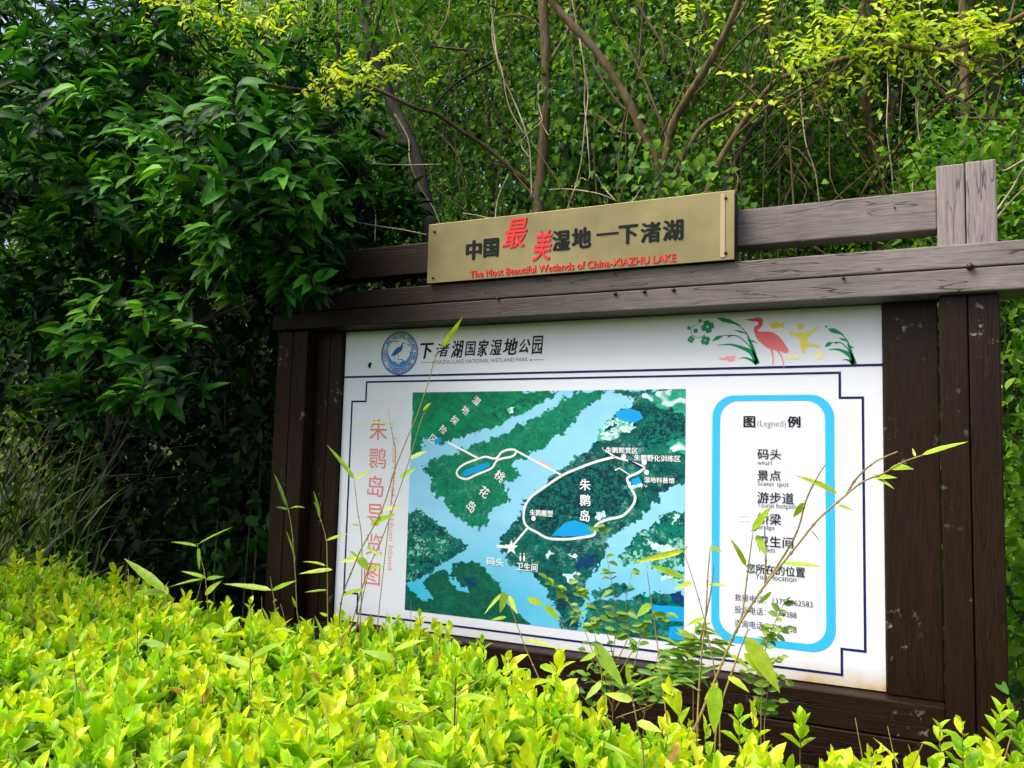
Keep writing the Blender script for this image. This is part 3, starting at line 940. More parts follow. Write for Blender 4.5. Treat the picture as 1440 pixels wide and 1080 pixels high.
# --- vertical red title
for s, u, v0, v1, hw in (('朱', 532.5, 589.5, 619, 12.2), ('鹮', 531, 629.5, 658.5, 12), ('岛', 528.3, 668.5, 698, 11), ('导', 528, 708, 738, 10.8), ('览', 526, 749.5, 779.5, 11), ('图', 523.5, 790.5, 822, 11)):
    fit_text(s, u - hw, v0, v1, u + hw, M_PINK, board, y1_, 0.0, name='title_lettering')
q, f, szz = text_mesh('Guide Map of ZhuHuan Island')
top, bot = P(556, 615, y1_), P(546, 801, y1_)
hh = P(556, 650, y1_)[0] - P(549.5, 650, y1_)[0] + .008
ln = top[2] - bot[2]
xc = (top[0] + bot[0]) / 2
Vt = np.stack([xc + (q[:, 1] - .5) * hh, np.full(len(q), y1_), top[2] - q[:, 0] * ln], 1)
mesh_obj('title_lettering', Vt, f, M_PINK2, board)

# --- header: emblem, calligraphy title, drawings
ec = P(*z7(296, 224), y1_)
er = (P(*z7(417, 224), y1_)[0] - P(*z7(175, 224), y1_)[0]) / 2


def ring(name, r_, wd, mat, parent, Y, n=64, a0=0, a1=360):
    a = np.radians(np.linspace(a0, a1, n)); p = np.stack([ec[0] + r_ * np.cos(a), ec[2] + r_ * np.sin(a)], 1)
    V2, F = ribbon(p, wd); return mesh_obj(name, to3(V2, Y), F, mat, parent)


emblem = ring('emblem', er, .005, M_BLUE, board, y1_)
ring('emblem_ring', er * .945, .0025, M_BLUE, emblem, y1_)
ring('emblem_ring', er * .72, .0035, M_BLUE, emblem, y1_)


def arc_text(s, a0, a1, r_, h, mat, inward=False):
    geos = []
    for k, ch in enumerate(s):
        if ch == ' ': continue
        q, f, sz = text_mesh(ch, .01)
        a = math.radians(a0 + (a1 - a0) * k / (len(s) - 1))
        hh = h * min(1, sz[1] / .72) if ch != '·' else h * .2
        ww = hh * sz[0] / sz[1]
        x, z = (q[:, 0] - .5) * ww, (q[:, 1] - .5) * hh
        up = np.array([math.cos(a), math.sin(a)]) * (-1 if inward else 1)
        rt = np.array([up[1], -up[0]])
        c_ = np.array([ec[0] + r_ * math.cos(a), ec[2] + r_ * math.sin(a)])
        V2 = c_ + x[:, None] * rt + z[:, None] * up
        V3 = to3(V2, y1_); V3[:, 1] -= np.repeat(np.arange(5), len(V3) // 5) * 0.0001
        geos.append((V3, f))
    v_, f_ = join(geos)
    mesh_obj('emblem_lettering', v_, f_, mat, emblem)


arc_text('XIAZHU LAKE NATIONAL WETLAND PARK', 203, -23, er * .835, er * .165, M_BLUE)
arc_text('下渚湖国家湿地公园', 222, 318, er * .835, er * .18, M_BLUE, True)
for a in (213, 327):
    V, F = circle_geo((ec[0] + er * .84 * math.cos(math.radians(a)), 0, ec[2] + er * .84 * math.sin(math.radians(a))), .0025, .0025, y1_, 8)
    mesh_obj('emblem_dot', V, F, M_BLUE, emblem)
# wave crescent
a = np.radians(np.linspace(165, 375, 40)); ro_, k_ = er * .68, np.sin(np.linspace(0, math.pi, 40))
outer = np.stack([ec[0] + ro_ * np.cos(a), ec[2] + ro_ * np.sin(a)], 1)
inner = np.stack([ec[0] + (ro_ - er * .24 * k_ - .001) * np.cos(a), ec[2] + (ro_ - er * .2 * k_ * (1 + .25 * np.sin(np.linspace(0, 22, 40))) - .001) * np.sin(a)], 1)
mesh_obj('emblem_wave', to3(np.vstack([outer, inner]), y1_), [(i, i + 1, 40 + i + 1, 40 + i) for i in range(39)], M_LBLUE, emblem)
poly_px('emblem_heron', [(343, 152), (325, 153), (310, 160), (306, 172), (300, 180), (280, 188), (262, 205), (250, 222), (240, 240), (252, 245), (258, 236), (268, 238), (285, 225), (305, 212), (316, 195), (320, 178), (315, 165), (325, 160)], M_BLUE, emblem, y1_, z7)
for pl in ([(262, 236), (266, 255), (262, 272)], [(285, 226), (290, 250), (285, 275)]):
    stroke_px('emblem_heron_leg', pl, .002, M_BLUE, emblem, y1_, z7)
for pl in ([(255, 152), (270, 143), (280, 146), (295, 138)], [(345, 160), (358, 168), (366, 182)], [(365, 215), (372, 222), (378, 235)], [(285, 270), (305, 266), (325, 275), (300, 290), (285, 285)]):
    stroke_px('emblem_bird', pl, (.002, .005, .002), M_BLUE, emblem, y2_, z7)
tl = '下渚湖国家湿地公园'
xs_ = [590.6, 611, 634, 653.5, 670.5, 688.5, 707, 729.5, 747.5, 765]
for k, ch in enumerate(tl):
    u0, u1 = xs_[k] + .6, xs_[k + 1] - 1.2
    tp = 481.5 - 7.0 * k / 8 + (1.2, 2.5, -1, 1.5, 0, .5, -.5, 1.5, -2)[k]
    bt = 504 - 6.0 * k / 8 + (1, -1.2, 1.5, -1, .8, -.5, 0, -2, .5)[k]
    fit_text(ch, u0, tp, bt, u1, M_BLACK, board, y1_, (.04, .02, .028, .018, .032, .024, .036, .03, .02)[k], (.18, .25, .2, .12, .26, .2, .22, .3, .1)[k], name='title_lettering')
fit_text('XIAZHU LAKE NATIONAL WETLAND PARK', 611.5, 505.8, 511.2, 742.7, M_GREY, board, y1_, -.004, name='title_lettering', vt2=503.2, vb2=509)
stroke_px('title_rule', [(592.5, 510), (607, 509.5)], .0022, M_GREY, board, y1_, smooth=False)
stroke_px('title_rule', [(749, 506), (764.5, 505.5)], .0022, M_GREY, board, y1_, smooth=False)
circle_ink('title_dot', 608.7, 509.6, .004, M_DGREY, board, y1_, n=12)
circle_ink('title_dot', 746.5, 506.2, .004, M_DGREY, board, y1_, n=12)
poly_px('chipped_spot', [(95, 283), (110, 292), (104, 312), (98, 330), (88, 318), (80, 305), (88, 296)], M_BLACK, board, y1_, z7)
# heron with faded print
m, t, b, out = new_mat('faded heron red')
tc = t.nodes.new('ShaderNodeTexCoord'); sp = t.nodes.new('ShaderNodeSeparateXYZ'); t.links.new(tc.outputs['Object'], sp.inputs[0])
mr = t.nodes.new('ShaderNodeMapRange'); mr.inputs['From Min'].default_value = 1.14; mr.inputs['From Max'].default_value = 1.33
t.links.new(sp.outputs[2], mr.inputs['Value'])
c = mix(t, mr.outputs[0], (0.82, 0.30, 0.29), (0.74, 0.03, 0.05)); t.links.new(c, b.inputs['Base Color']); b.inputs['Roughness'].default_value = .5
heron = poly_px('printed_heron', [(428, 118), (470, 113), (490, 108), (510, 107), (525, 112), (532, 124), (528, 150), (517, 166), (503, 174), (505, 183), (525, 186), (560, 185), (590, 190), (620, 210), (645, 240), (665, 270), (676, 290), (670, 305), (652, 306), (635, 298), (612, 292), (580, 286), (555, 277), (535, 262), (510, 240), (492, 215), (482, 190), (480, 165), (490, 153), (504, 146), (507, 135), (495, 128), (470, 126)], m, board, y1_, z2)
stroke_px('heron_leg', [(577, 284), (588, 330), (586, 372)], (.006, .004, .003), m, heron, y2_, z2)
stroke_px('heron_leg', [(610, 290), (635, 325), (650, 386)], (.006, .004, .003), m, heron, y2_, z2)
fish = poly_px('printed_fish', [(566, 152), (580, 138), (605, 132), (630, 142), (650, 133), (646, 150), (652, 166), (630, 158), (605, 168), (580, 164)], M_YINK3, board, y1_, z2)
person = poly_px('printed_figure', [(668, 180), (690, 186), (720, 192), (770, 188), (805, 180), (825, 162), (835, 150), (838, 165), (825, 182), (800, 202), (785, 216), (780, 240), (800, 250), (840, 258), (866, 274), (840, 273), (790, 268), (772, 275), (766, 300), (757, 315), (748, 295), (742, 255), (740, 225), (720, 213), (690, 206)], M_YINK, board, y1_, z2)
circle_ink('figure_head', *z2(743, 157), .0125, M_YINK, person, y1_)
circle_ink('printed_ball', *z2(845, 316), .0165, M_YINK2, board, y1_)
circle_ink('printed_fish', *z2(700, 331), .024, M_YINK2, board, y1_, .0085)
poly_px('printed_fish', [(277, 335), (295, 328), (310, 335), (325, 322), (345, 325), (378, 320), (370, 338), (378, 348), (360, 350), (345, 357), (330, 345), (310, 345), (290, 342)], M_PINK2, board, y1_, z2)


def clover(u, v, s, rot=20):
    geos = []
    c = P(*z2(u, v), y1_)
    for k in range(4):
        a = math.radians(rot + 90 * k)
        pts = []
        for th in np.linspace(0, 2 * math.pi, 14, endpoint=False):
            rr = (0.55 + 0.25 * abs(math.cos(th))) * (1 - 0.18 * math.cos(th) ** 8 * (math.cos(th) > 0))
            lx, lz = 0.52 + 0.5 * rr * math.cos(th) * 1.0, 0.62 * rr * math.sin(th) * 1.15
            if lx < .05: lz *= .3
            pts.append((c[0] + s * (lx * math.cos(a) - lz * math.sin(a)), y1_ - .0001 * k, c[2] + s * (lx * math.sin(a) + lz * math.cos(a))))
        geos.append((np.array(pts), [tuple(range(14))]))
    v_, f_ = join(geos)
    mesh_obj('printed_clover', v_, f_, M_INKGREEN, board)


for u, v, s, rot in ((220, 158, .030, 15), (208, 235, .022, 30), (127, 229, .016, 10), (153, 181, .0115, 40), (115, 165, .009, 0), (178, 125, .009, 25)):
    clover(u, v, s, rot)
aa = np.radians(np.linspace(100, 330, 16))
stroke_px('printed_curl', [(168 + 42 * math.cos(q), 182 - 36 * math.sin(q)) for q in aa], .0022, M_INKGREEN, board, y2_, z2)


def reeds(conv):
    root = None
    for pl, wd in (([(497, 367), (482, 290), (445, 205), (405, 160), (340, 130), (270, 108)], (.010, .005, .003, .002)),
                   ([(500, 367), (472, 308), (425, 280), (350, 258), (270, 261)], (.020, .018, .009, .001)),
                   ([(497, 366), (465, 345), (430, 332), (398, 336)], (.014, .007, .001)),
                   ([(245, 239), (275, 220), (312, 207)], (.001, .016, .001)), ([(312, 207), (385, 210), (440, 250), (475, 290)], (.003, .004, .004)),
                   ([(272, 107), (305, 118), (345, 128), (412, 153)], (.001, .017, .015, .001)), ([(366, 176), (405, 186), (442, 199)], (.001, .008, .002)),
                   ([(445, 236), (470, 238), (502, 252)], (.002, .007, .001)), ([(500, 360), (468, 270), (442, 215)], (.010, .008, .002)), ([(330, 222), (345, 210), (362, 208)], (.001, .006, .001))):
        o = stroke_px('printed_reed' if root is None else 'reed_blade', pl, wd, M_INKGREEN, board if root is None else root, y1_ - (.0 if root is None else .0003), conv)
        root = root or o


reeds(z2)
reeds(lambda u, v: z2(1042 + (u - 497) * .64, 369 + (v - 367) * .77))
circle_ink('printed_dot', *z2(887, 157), .004, M_INKGREEN, board, y1_, n=12)

# ------------------------------------------------------------------ plaque
YP = -0.165
plaque = thing('plaque', 'tan metallic plaque with black and red lettering fixed above the map board', 'sign', (1.2, YP, 2.5))
m, t, b, out = new_mat('tan brushed plate')
tc = t.nodes.new('ShaderNodeTexCoord')
n1 = noise(t, 2.2, 6, 0.62, tc.outputs['Object']); n2 = noise(t, 90, 3, 0.6, tc.outputs['Object'])
rp = ramp(t, [(0.3, (0.12, 0.105, 0.04)), (0.7, (0.26, 0.225, 0.095))]); t.links.new(n1.outputs[0], rp.inputs[0])
sp = ramp(t, [(0.68, (0, 0, 0)), (0.75, (0.5, 0.5, 0.5))]); t.links.new(n2.outputs[0], sp.inputs[0])
c = mix(t, sp.outputs[0], rp.outputs[0], (0.46, 0.38, 0.17))
t.links.new(c, b.inputs['Base Color']); b.inputs['Roughness'].default_value = 0.36; b.inputs['Metallic'].default_value = 0.5
M_PLATE = m
M_SIDE = flat('plaque side', (0.03, 0.027, 0.02), 0.5)
px0, px1, pz0, pz1 = .555, 1.903, 2.3665, 2.633
box('face_plate', px0, px1, YP, YP + .006, pz0, pz1, M_PLATE, plaque, .0015)
box('box_body', px0 + .003, px1 - .003, YP + .0065, -.083, pz0 + .003, pz1 - .003, M_SIDE, plaque, .002)
box('edge_strip', px1 - .052, px1 - .034, YP - .0035, YP - .0005, pz0 + .01, pz1 - .01, flat('pale strip', (0.42, 0.33, 0.19), .4), plaque, .001)
M_SCREW = flat('dark screw', (0.06, 0.02, 0.015), .5, .5, .5)
for u, v in ((611, 326), (609, 391), (1020.5, 279), (1020.5, 356)):
    g = disc_geo(P(u, v, YP), .0065, YP - .007, YP - .0002, 10)
    mesh_obj('screw', *g, M_SCREW, plaque, True)
YL = YP - .004
M_LETTER = flat('black letter paint', (0.005, 0.010, 0.012), .5, .12)


def zp(u, v): return (580 + u / 3, 260 + v / 3)


def plq(s, u0, t0, b0, u1, mat, bold, shear=0.0, name='lettering'):
    a, c_ = zp(u0, t0), zp(u1, b0)
    fit_text(s, a[0], a[1], c_[1], c_[0], mat, plaque, YL, bold, shear, thick=.0035, name=name)


for s, u0, t0, b0, u1 in (('中', 226, 236, 318, 290), ('国', 300, 228, 306, 362), ('湿', 590, 194, 280, 664), ('地', 672, 183, 270, 752), ('一', 776, 206, 214, 868), ('下', 868, 172, 252, 950), ('渚', 962, 160, 246, 1046), ('湖', 1056, 150, 238, 1142)):
    plq(s, u0, t0, b0, u1, M_LETTER, .034 if s != '一' else .0)
plq('最', 382, 148, 270, 484, M_RED, .014, .28)
plq('美', 508, 194, 322, 588, M_RED, .016, .22)
q, f, _ = text_mesh('The Most Beautiful Wetlands of China-XIAZHU LAKE', .004)
A, A2 = P(*zp(243, 360), YL), P(*zp(1112, 292), YL)
B, B2 = P(*zp(243, 392), YL), P(*zp(1112, 322), YL)
zt_, zb_ = (A[2] + A2[2]) / 2, (B[2] + B2[2]) / 2
V = np.stack([A[0] + q[:, 0] * (A2[0] - A[0]), np.full(len(q), YL), zb_ + q[:, 1] * (zt_ - zb_)], 1)
extrude('lettering', V, f, M_RED, plaque, .0035)

# ------------------------------------------------------------------ vegetation
def rand_dirs(n, up=0.0, bias=(0, 0, 0), s=1.0):
    d = RNG.normal(size=(n, 3)) * s + np.array([0, 0, up]) + np.array(bias)
    return unit(d)


def leaf_normals(n, up=1.0, front=0.35, s=0.55):
    return unit(RNG.normal(size=(n, 3)) * s + np.array([0.05, -front, up]))


TINTS = [0.05, 0.22, 0.4, 0.58, 0.75, 0.92]


def clusters(n, centres, sig):
    c = np.asarray(centres, float)
    k = RNG.integers(0, len(c), n)
    sg = np.broadcast_to(np.asarray(sig, float), c.shape)
    return c[k] + RNG.normal(size=(n, 3)) * sg[k], k


def cluster_tint(k, nk, base=0.5, spread=0.22, own=0.14):
    ct = base + RNG.normal(size=nk) * spread
    return np.clip(ct[k] + RNG.normal(size=len(k)) * own, 0, 1)


# ---- golden privet hedge in front
HB = np.array([(0.0, 795.0), (150, 805), (250, 842), (350, 872), (470, 888), (560, 884), (640, 897), (700, 935), (760, 970), (830, 995), (1000, 1008), (1100, 1040), (1200, 1050), (1300, 1042), (1440, 1022)])
HB[:, 1] += np.interp(HB[:, 0], [0, 600, 830, 1440], [0, 3, 24, 28])
HBW = np.array([Pz(u, v, 0.88)[:2] for u, v in HB])
hx = np.concatenate([[-4.5], HBW[:, 0], [3.6, 4.6]]); hy = np.concatenate([[0.15], HBW[:, 1], [-0.35, -0.35]])
o_ = np.argsort(hx); hx, hy = hx[o_], hy[o_]


def hedge_back(x): return np.interp(x, hx, np.minimum(hy, -0.2))


def hedge_top(x, y):
    bk = hedge_back(x)
    e = np.clip((bk - y) / 0.25, 0, 1)
    return 0.752 + 0.08 * np.sqrt(e) + 0.025 * np.sin(3.1 * x + 1.2 * y) * np.cos(2.3 * y - x) + 0.03 * np.sin(8 * x + 2 * y) * np.sin(6.5 * y) + 0.018 * np.sin(17 * x - 5 * y) * np.sin(15 * y + 3 * x)


hedge = thing('golden_privet_hedge', 'bright yellow-green clipped privet hedge across the foreground below the map board', 'hedge', (1.2, -1.2, 0))
NS = 7600
sx = RNG.uniform(-3.4, 3.9, NS * 3); sy = RNG.uniform(-2.7, 0.1, NS * 3)
ok = sy < hedge_back(sx) + 0.02
base = np.stack([sx, sy, hedge_top(sx, sy)], 1)
ok &= RNG.random(len(base)) < .62 + .5 * np.sin(5.3 * sx + 2.1 * sy + 1.5 * np.sin(3 * sy)) * np.sin(6.1 * sy - 1.7 * sx) + .25 * np.sin(13 * sx) * np.sin(11 * sy)
pr = project(base + np.array([0, 0, .05]))
ok &= (pr[:, 0] > -120) & (pr[:, 0] < 1560) & (pr[:, 1] < 1230) & (pr[:, 2] > .3)
base = base[ok][:NS]
NS = len(base)
height = RNG.uniform(-0.03, 0.125, NS) * np.where(RNG.random(NS) < .1, 1.75, 1.0)
tilt = unit(np.stack([RNG.normal(0, .26, NS), RNG.normal(-.05, .26, NS), np.ones(NS)], 1))
shoot_size = np.clip(RNG.normal(1.08, .22, NS), .6, 1.6)
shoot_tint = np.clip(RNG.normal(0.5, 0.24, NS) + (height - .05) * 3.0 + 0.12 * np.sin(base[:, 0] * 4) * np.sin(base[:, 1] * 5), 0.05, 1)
lp, ld, ln_, lL, lW, lt = [], [], [], [], [], []
for lev in range(6):
    az0 = RNG.uniform(0, 2 * math.pi, NS) if lev == 0 else az0 + math.pi / 2 + RNG.normal(0, .25, NS)
    for side in (0, 1):
        a = az0 + math.pi * side + RNG.normal(0, .2, NS)
        spread = np.clip(0.36 + 0.16 * lev + RNG.normal(0, .18, NS), .1, 1.5)      # from the stem, in radians
        hz = np.stack([np.cos(a), np.sin(a), np.zeros(NS)], 1)
        d = unit(tilt * np.cos(spread)[:, None] + hz * np.sin(spread)[:, None])
        n_ = unit(tilt * np.sin(spread)[:, None] - hz * np.cos(spread)[:, None] + RNG.normal(0, .18, (NS, 3)))
        p = base + tilt * (height - lev * 0.026)[:, None] + RNG.normal(0, .003, (NS, 3))
        L = shoot_size * np.clip(RNG.normal(.056, .011, NS), .026, .085) * (.62 + .12 * min(lev, 3))
        lp.append(p); ld.append(d); ln_.append(n_); lL.append(L); lW.append(L * RNG.uniform(.46, .6, NS))
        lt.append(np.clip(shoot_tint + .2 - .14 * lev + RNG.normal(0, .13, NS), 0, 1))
lp, ld, ln_, lL, lW, lt = (np.concatenate(q) for q in (lp, ld, ln_, lL, lW, lt))
lt = np.where(RNG.random(len(lt)) < .012, 1.0, np.clip(lt, 0, .9))
pr = project(lp)
size = lL / pr[:, 2]
lev_id = np.repeat(np.arange(12) // 2, NS)
cand = (lev_id <= 1) & (pr[:, 0] > 15) & (pr[:, 0] < 1425) & (pr[:, 1] < 1065) & (pr[:, 1] > 780)
score = np.where(cand, size, 0)
top = np.argsort(-score)[:900]
top = RNG.permutation(top)[:300]
rest = np.ones(len(lp), bool); rest[top] = False
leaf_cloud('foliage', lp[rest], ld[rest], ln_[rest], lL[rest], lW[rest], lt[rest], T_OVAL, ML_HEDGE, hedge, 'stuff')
VH = leaf_variants('privet_leaf', T_OVAL, ML_HEDGE, TINTS)
leaf_objects(hedge, lp[top], ld[top], ln_[top], lL[top], lW[top], lt[top], VH, TINTS)
stems = []
for i in RNG.choice(NS, 2600, replace=False):
    stems.append(tube_geo(np.array([base[i] - tilt[i] * .14, base[i] + tilt[i] * height[i]]), .0022, .0012, 3))
v, f = join(stems)
mesh_obj('twigs', v, f, M_TWIG, hedge, False, 'stuff')
# dense dark inside of the hedge: older leaves lower down
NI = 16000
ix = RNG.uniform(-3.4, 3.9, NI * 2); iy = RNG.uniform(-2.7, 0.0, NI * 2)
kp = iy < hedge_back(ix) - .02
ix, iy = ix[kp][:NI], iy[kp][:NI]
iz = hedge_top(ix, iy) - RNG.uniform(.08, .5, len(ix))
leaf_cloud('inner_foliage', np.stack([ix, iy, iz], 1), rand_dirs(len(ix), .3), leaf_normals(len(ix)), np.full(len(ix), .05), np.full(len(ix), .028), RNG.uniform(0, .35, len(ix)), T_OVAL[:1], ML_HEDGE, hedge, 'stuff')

# ---- evergreen tree on the left with whorled leaves
ever = thing('evergreen_tree', 'dark glossy evergreen tree with whorled leaves overhanging the left end of the frame', 'tree', (-3.3, 1.3, 0))
trunk_pts = smooth_path([(-3.3, 1.3, -.1), (-3.2, 1.25, .8), (-2.9, 1.05, 1.6), (-2.6, .8, 2.4), (-2.2, .6, 3.4), (-1.9, .5, 4.6)])
tube('trunk', trunk_pts, .075, .03, M_BARKD, ever, 8, .03)
# crown volume: (pixel u, v, depth Y, radii x, y, z)
blobs = []
for u, v, Y, rx, ry, rz, n in ((60, 60, .2, .9, .8, .75, 150), (180, 100, .3, .8, .8, .7, 150), (290, 170, .4, .75, .75, .6, 150), (120, 230, -.1, .9, .8, .5, 170), (260, 280, .0, .7, .65, .42, 140),
                               (400, 220, .8, .6, .5, .5, 150), (470, 250, 1.0, .45, .5, .5, 120), (520, 290, 1.3, .35, .4, .3, 60), (400, 320, .8, .5, .4, .35, 110), (380, 355, -.3, .34, .3, .26, 60), (430, 385, -.32, .14, .14, .1, 10), (330, 340, .1, .5, .4, .35, 80),
                               (60, 340, .1, .6, .6, .5, 90), (185, 470, -.45, .36, .3, .24, 60), (225, 545, -.5, .22, .2, .14, 22), (95, 560, -.2, .16, .2, .12, 10), (60, 450, .2, .5, .4, .35, 60), (30, 180, .0, .7, .7, .6, 80), (-150, 200, .2, 1.3, 1.1, 1.2, 190), (-190, 330, -1.0, .9, .9, 1.0, 170), (-260, 120, -1.3, .9, .9, 1.0, 170), (-330, 330, -1.8, .6, .6, .8, 110), (-240, 560, -.6, .7, .6, .8, 120), (330, 240, -.65, .45, .35, .35, 90), (395, 250, -.25, .35, .35, .3, 70), (452, 352, -.2, .07, .08, .08, 7), (415, 400, -.3, .12, .1, .08, 9), (150, -150, .3, 1.6, 1.1, .9, 200), (440, 130, 1.6, .5, .5, .5, 60)):  # front-left blobs out of view are added to block skylight
    c = P(u, v, Y)
    q = RNG.normal(size=(n, 3)); q = unit(q) * (RNG.random(n) ** .33)[:, None]
    blobs.append(c + q * np.array([rx, ry, rz]))
    if Y < .5 and u > -50 and v > 0:
        st_ = trunk_pts[min(len(trunk_pts) - 1, int(len(trunk_pts) * np.clip((c[2] - .2) / 4.4, 0, 1)))]
        tube('branch', smooth_path([st_, (st_ + c) / 2 + np.array([0, 0, .12]), c]), .022, .006, M_BARKD, ever, 5)
R_ = np.vstack(blobs)
pr = project(R_)
# keep the lower edge and the dark opening under the crown free
keep = ~((pr[:, 0] > 285) & (pr[:, 0] < 1000) & (pr[:, 1] > 425)) & ~((pr[:, 0] > 468) & (R_[:, 1] < .25))
R_ = R_[keep]
NR = len(R_)
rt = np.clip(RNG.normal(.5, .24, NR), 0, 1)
axis = unit(np.stack([RNG.normal(.15, .45, NR), RNG.normal(-.5, .35, NR), np.full(NR, .75)], 1))
lp, ld, ln_, lL, lW, lt, lr = [], [], [], [], [], [], []
for k in range(8):
    a = k * 2.399 + RNG.uniform(0, 6.28, 1) + RNG.normal(0, .25, NR)
    spread = np.clip(.75 + .09 * k + RNG.normal(0, .2, NR), .3, 2.0)
    x_ = unit(np.cross(axis, np.array([.3, .2, .9]))); y_ = np.cross(axis, x_)
    hz = x_ * np.cos(a)[:, None] + y_ * np.sin(a)[:, None]
    d = unit(axis * np.cos(spread)[:, None] + hz * np.sin(spread)[:, None] + np.array([0, 0, -.12]))
    n_ = unit(axis * np.sin(spread)[:, None] - hz * np.cos(spread)[:, None] + RNG.normal(0, .15, (NR, 3)))
    L = np.clip(RNG.normal(.106, .02, NR), .055, .15)
    lp.append(R_ + axis * (.03 - .012 * k)[None] if False else R_ + axis * (.03 - .012 * k)); ld.append(d); ln_.append(n_); lL.append(L); lW.append(L * RNG.uniform(.36, .46, NR))
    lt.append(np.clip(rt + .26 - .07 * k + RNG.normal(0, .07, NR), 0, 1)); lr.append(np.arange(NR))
lp, ld, ln_, lL, lW, lt = (np.concatenate(q) for q in (lp, ld, ln_, lL, lW, lt))
pr = project(lp)
dist = pr[:, 2]
cand = (pr[:, 0] > 5) & (pr[:, 0] < 560) & (pr[:, 1] > 5) & (pr[:, 1] < 640)
sc_ = np.where(cand, lL / dist * (1 + .6 * (lp[:, 1] < -.2)), 0)
top = np.argsort(-sc_)[:300]
rest = np.ones(len(lp), bool); rest[top] = False
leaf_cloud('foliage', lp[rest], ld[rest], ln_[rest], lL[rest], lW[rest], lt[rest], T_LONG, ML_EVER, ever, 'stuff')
VE = leaf_variants('evergreen_leaf', T_LONG, ML_EVER, TINTS)
leaf_objects(ever, lp[top], ld[top], ln_[top], lL[top], lW[top], lt[top], VE, TINTS)
tw = []
for i in range(NR):
    tw.append(tube_geo(np.array([R_[i] - axis[i] * RNG.uniform(.08, .16) + RNG.normal(0, .02, 3), R_[i] + axis[i] * .03]), .004, .002, 3))
v, f = join(tw); mesh_obj('twigs', v, f, M_BARKD, ever, False, 'stuff')


# ---- generic leaf mass
def mass(name, n, centres, sig, L, mat, temps, parent=None, base=.5, spread=.22, up=1.0, front=.4, aspect=.6, kind='stuff', droop=-.35, label=None):
    p, k = clusters(n, centres, sig)
    zz = ground_z(p[:, 0], p[:, 1])
    p[:, 2] = np.maximum(p[:, 2], zz + .03)
    d = unit(RNG.normal(size=(n, 3)) * .7 + np.array([0, -.15, droop]))
    LL = L * np.clip(RNG.normal(1, .22, n), .5, 1.6)
    o = leaf_cloud(name, p, d, leaf_normals(n, up, front), LL, LL * aspect * RNG.uniform(.8, 1.2, n), cluster_tint(k, len(centres), base, spread), temps, mat, parent, kind)
    if label: o['label'] = label
    return o


def rbox(n, x0, x1, y0, y1, z0, z1, onground=True):
    q = RNG.uniform([x0, y0, z0], [x1, y1, z1], (n, 3))
    if onground: q[:, 2] += ground_z(q[:, 0], q[:, 1])
    return q


# ---- background trees: traced limbs, their own crowns
def tree(name, label, Y, limbs, crown_px=None, crown_n=0, crown_sig=.45, mat=M_BARK, leaf=ML_MID, L=.085, temps=T_FAR, base=.5, group='trees in the wood behind the sign', root_u=None):
    l0 = limbs[0]
    b0 = P(*l0[0][-1][:2], Y)
    root = thing(name, label, 'tree', (float(b0[0]), Y, float(ground_z(b0[0], Y))), group)
    for i, (pts, r0, r1, dY) in enumerate(limbs):
        q = []
        for j, pt in enumerate(pts):
            yy = Y + (pt[2] if len(pt) > 2 else dY * (1 - j / max(1, len(pts) - 1)))
            q.append(P(pt[0], pt[1], yy))
        q = np.array(q)
        if i == 0:
            q = np.vstack([q, [q[-1] + np.array([.03, 0, -.4]), (q[-1][0] + .05, Y, ground_z(q[-1][0], Y) - .1)]])
        tube('trunk' if i == 0 else 'branch', smooth_path(q, 5)[::-1], r0, r1, mat, root, 8 if i == 0 else 6, .05)
    if crown_n:
        cs = np.array([P(u, v, Y + dy) for u, v, dy in crown_px])
        mass('foliage', crown_n, cs, (crown_sig, crown_sig * .8, crown_sig * .7), L, leaf, temps, root, base)
    return root


def cpx(n, u0, u1, v0, v1, y0, y1):
    return [(random.uniform(u0, u1), random.uniform(v0, v1), random.uniform(y0, y1)) for _ in range(n)]


T1 = tree('woodland_tree', 'dark crooked tree bending down behind the left end of the plaque', 1.7,
          [([(498, -40), (512, 30), (528, 80), (545, 130), (566, 178), (586, 225), (600, 300)], .055, .04, .3),
           ([(505, 145), (520, 178), (545, 195), (582, 215)], .022, .03, 0)][:1] + [([(455, 130), (500, 168), (540, 190), (575, 205)], .026, .014, 0), ([(610, 150), (640, 118), (705, 80)], .012, .006, .0)],
          cpx(14, 430, 660, -330, 40, -.4, .8), 2600, mat=M_BARKD)
T2 = tree('woodland_tree', 'straight slender tree rising behind the middle of the plaque', 1.9,
          [([(758, -60), (763, 0), (768, 90), (766, 170), (762, 230), (757, 300)], .040, .033, .0),
           ([(267, 5), (283, 63), (320, 92), (370, 117), (447, 127), (490, 114), (530, 126), (585, 152), (613, 160), (650, 185), (690, 212), (745, 262)], .018, .006, -2.0),
           ([(815, 8), (795, 50), (772, 90)], .016, .008, .0), ([(690, 25), (735, 22), (765, 40)], .008, .006, 0)],
          cpx(16, 640, 900, -420, -60, .2, 1.2), 3600, mat=M_BARKT)
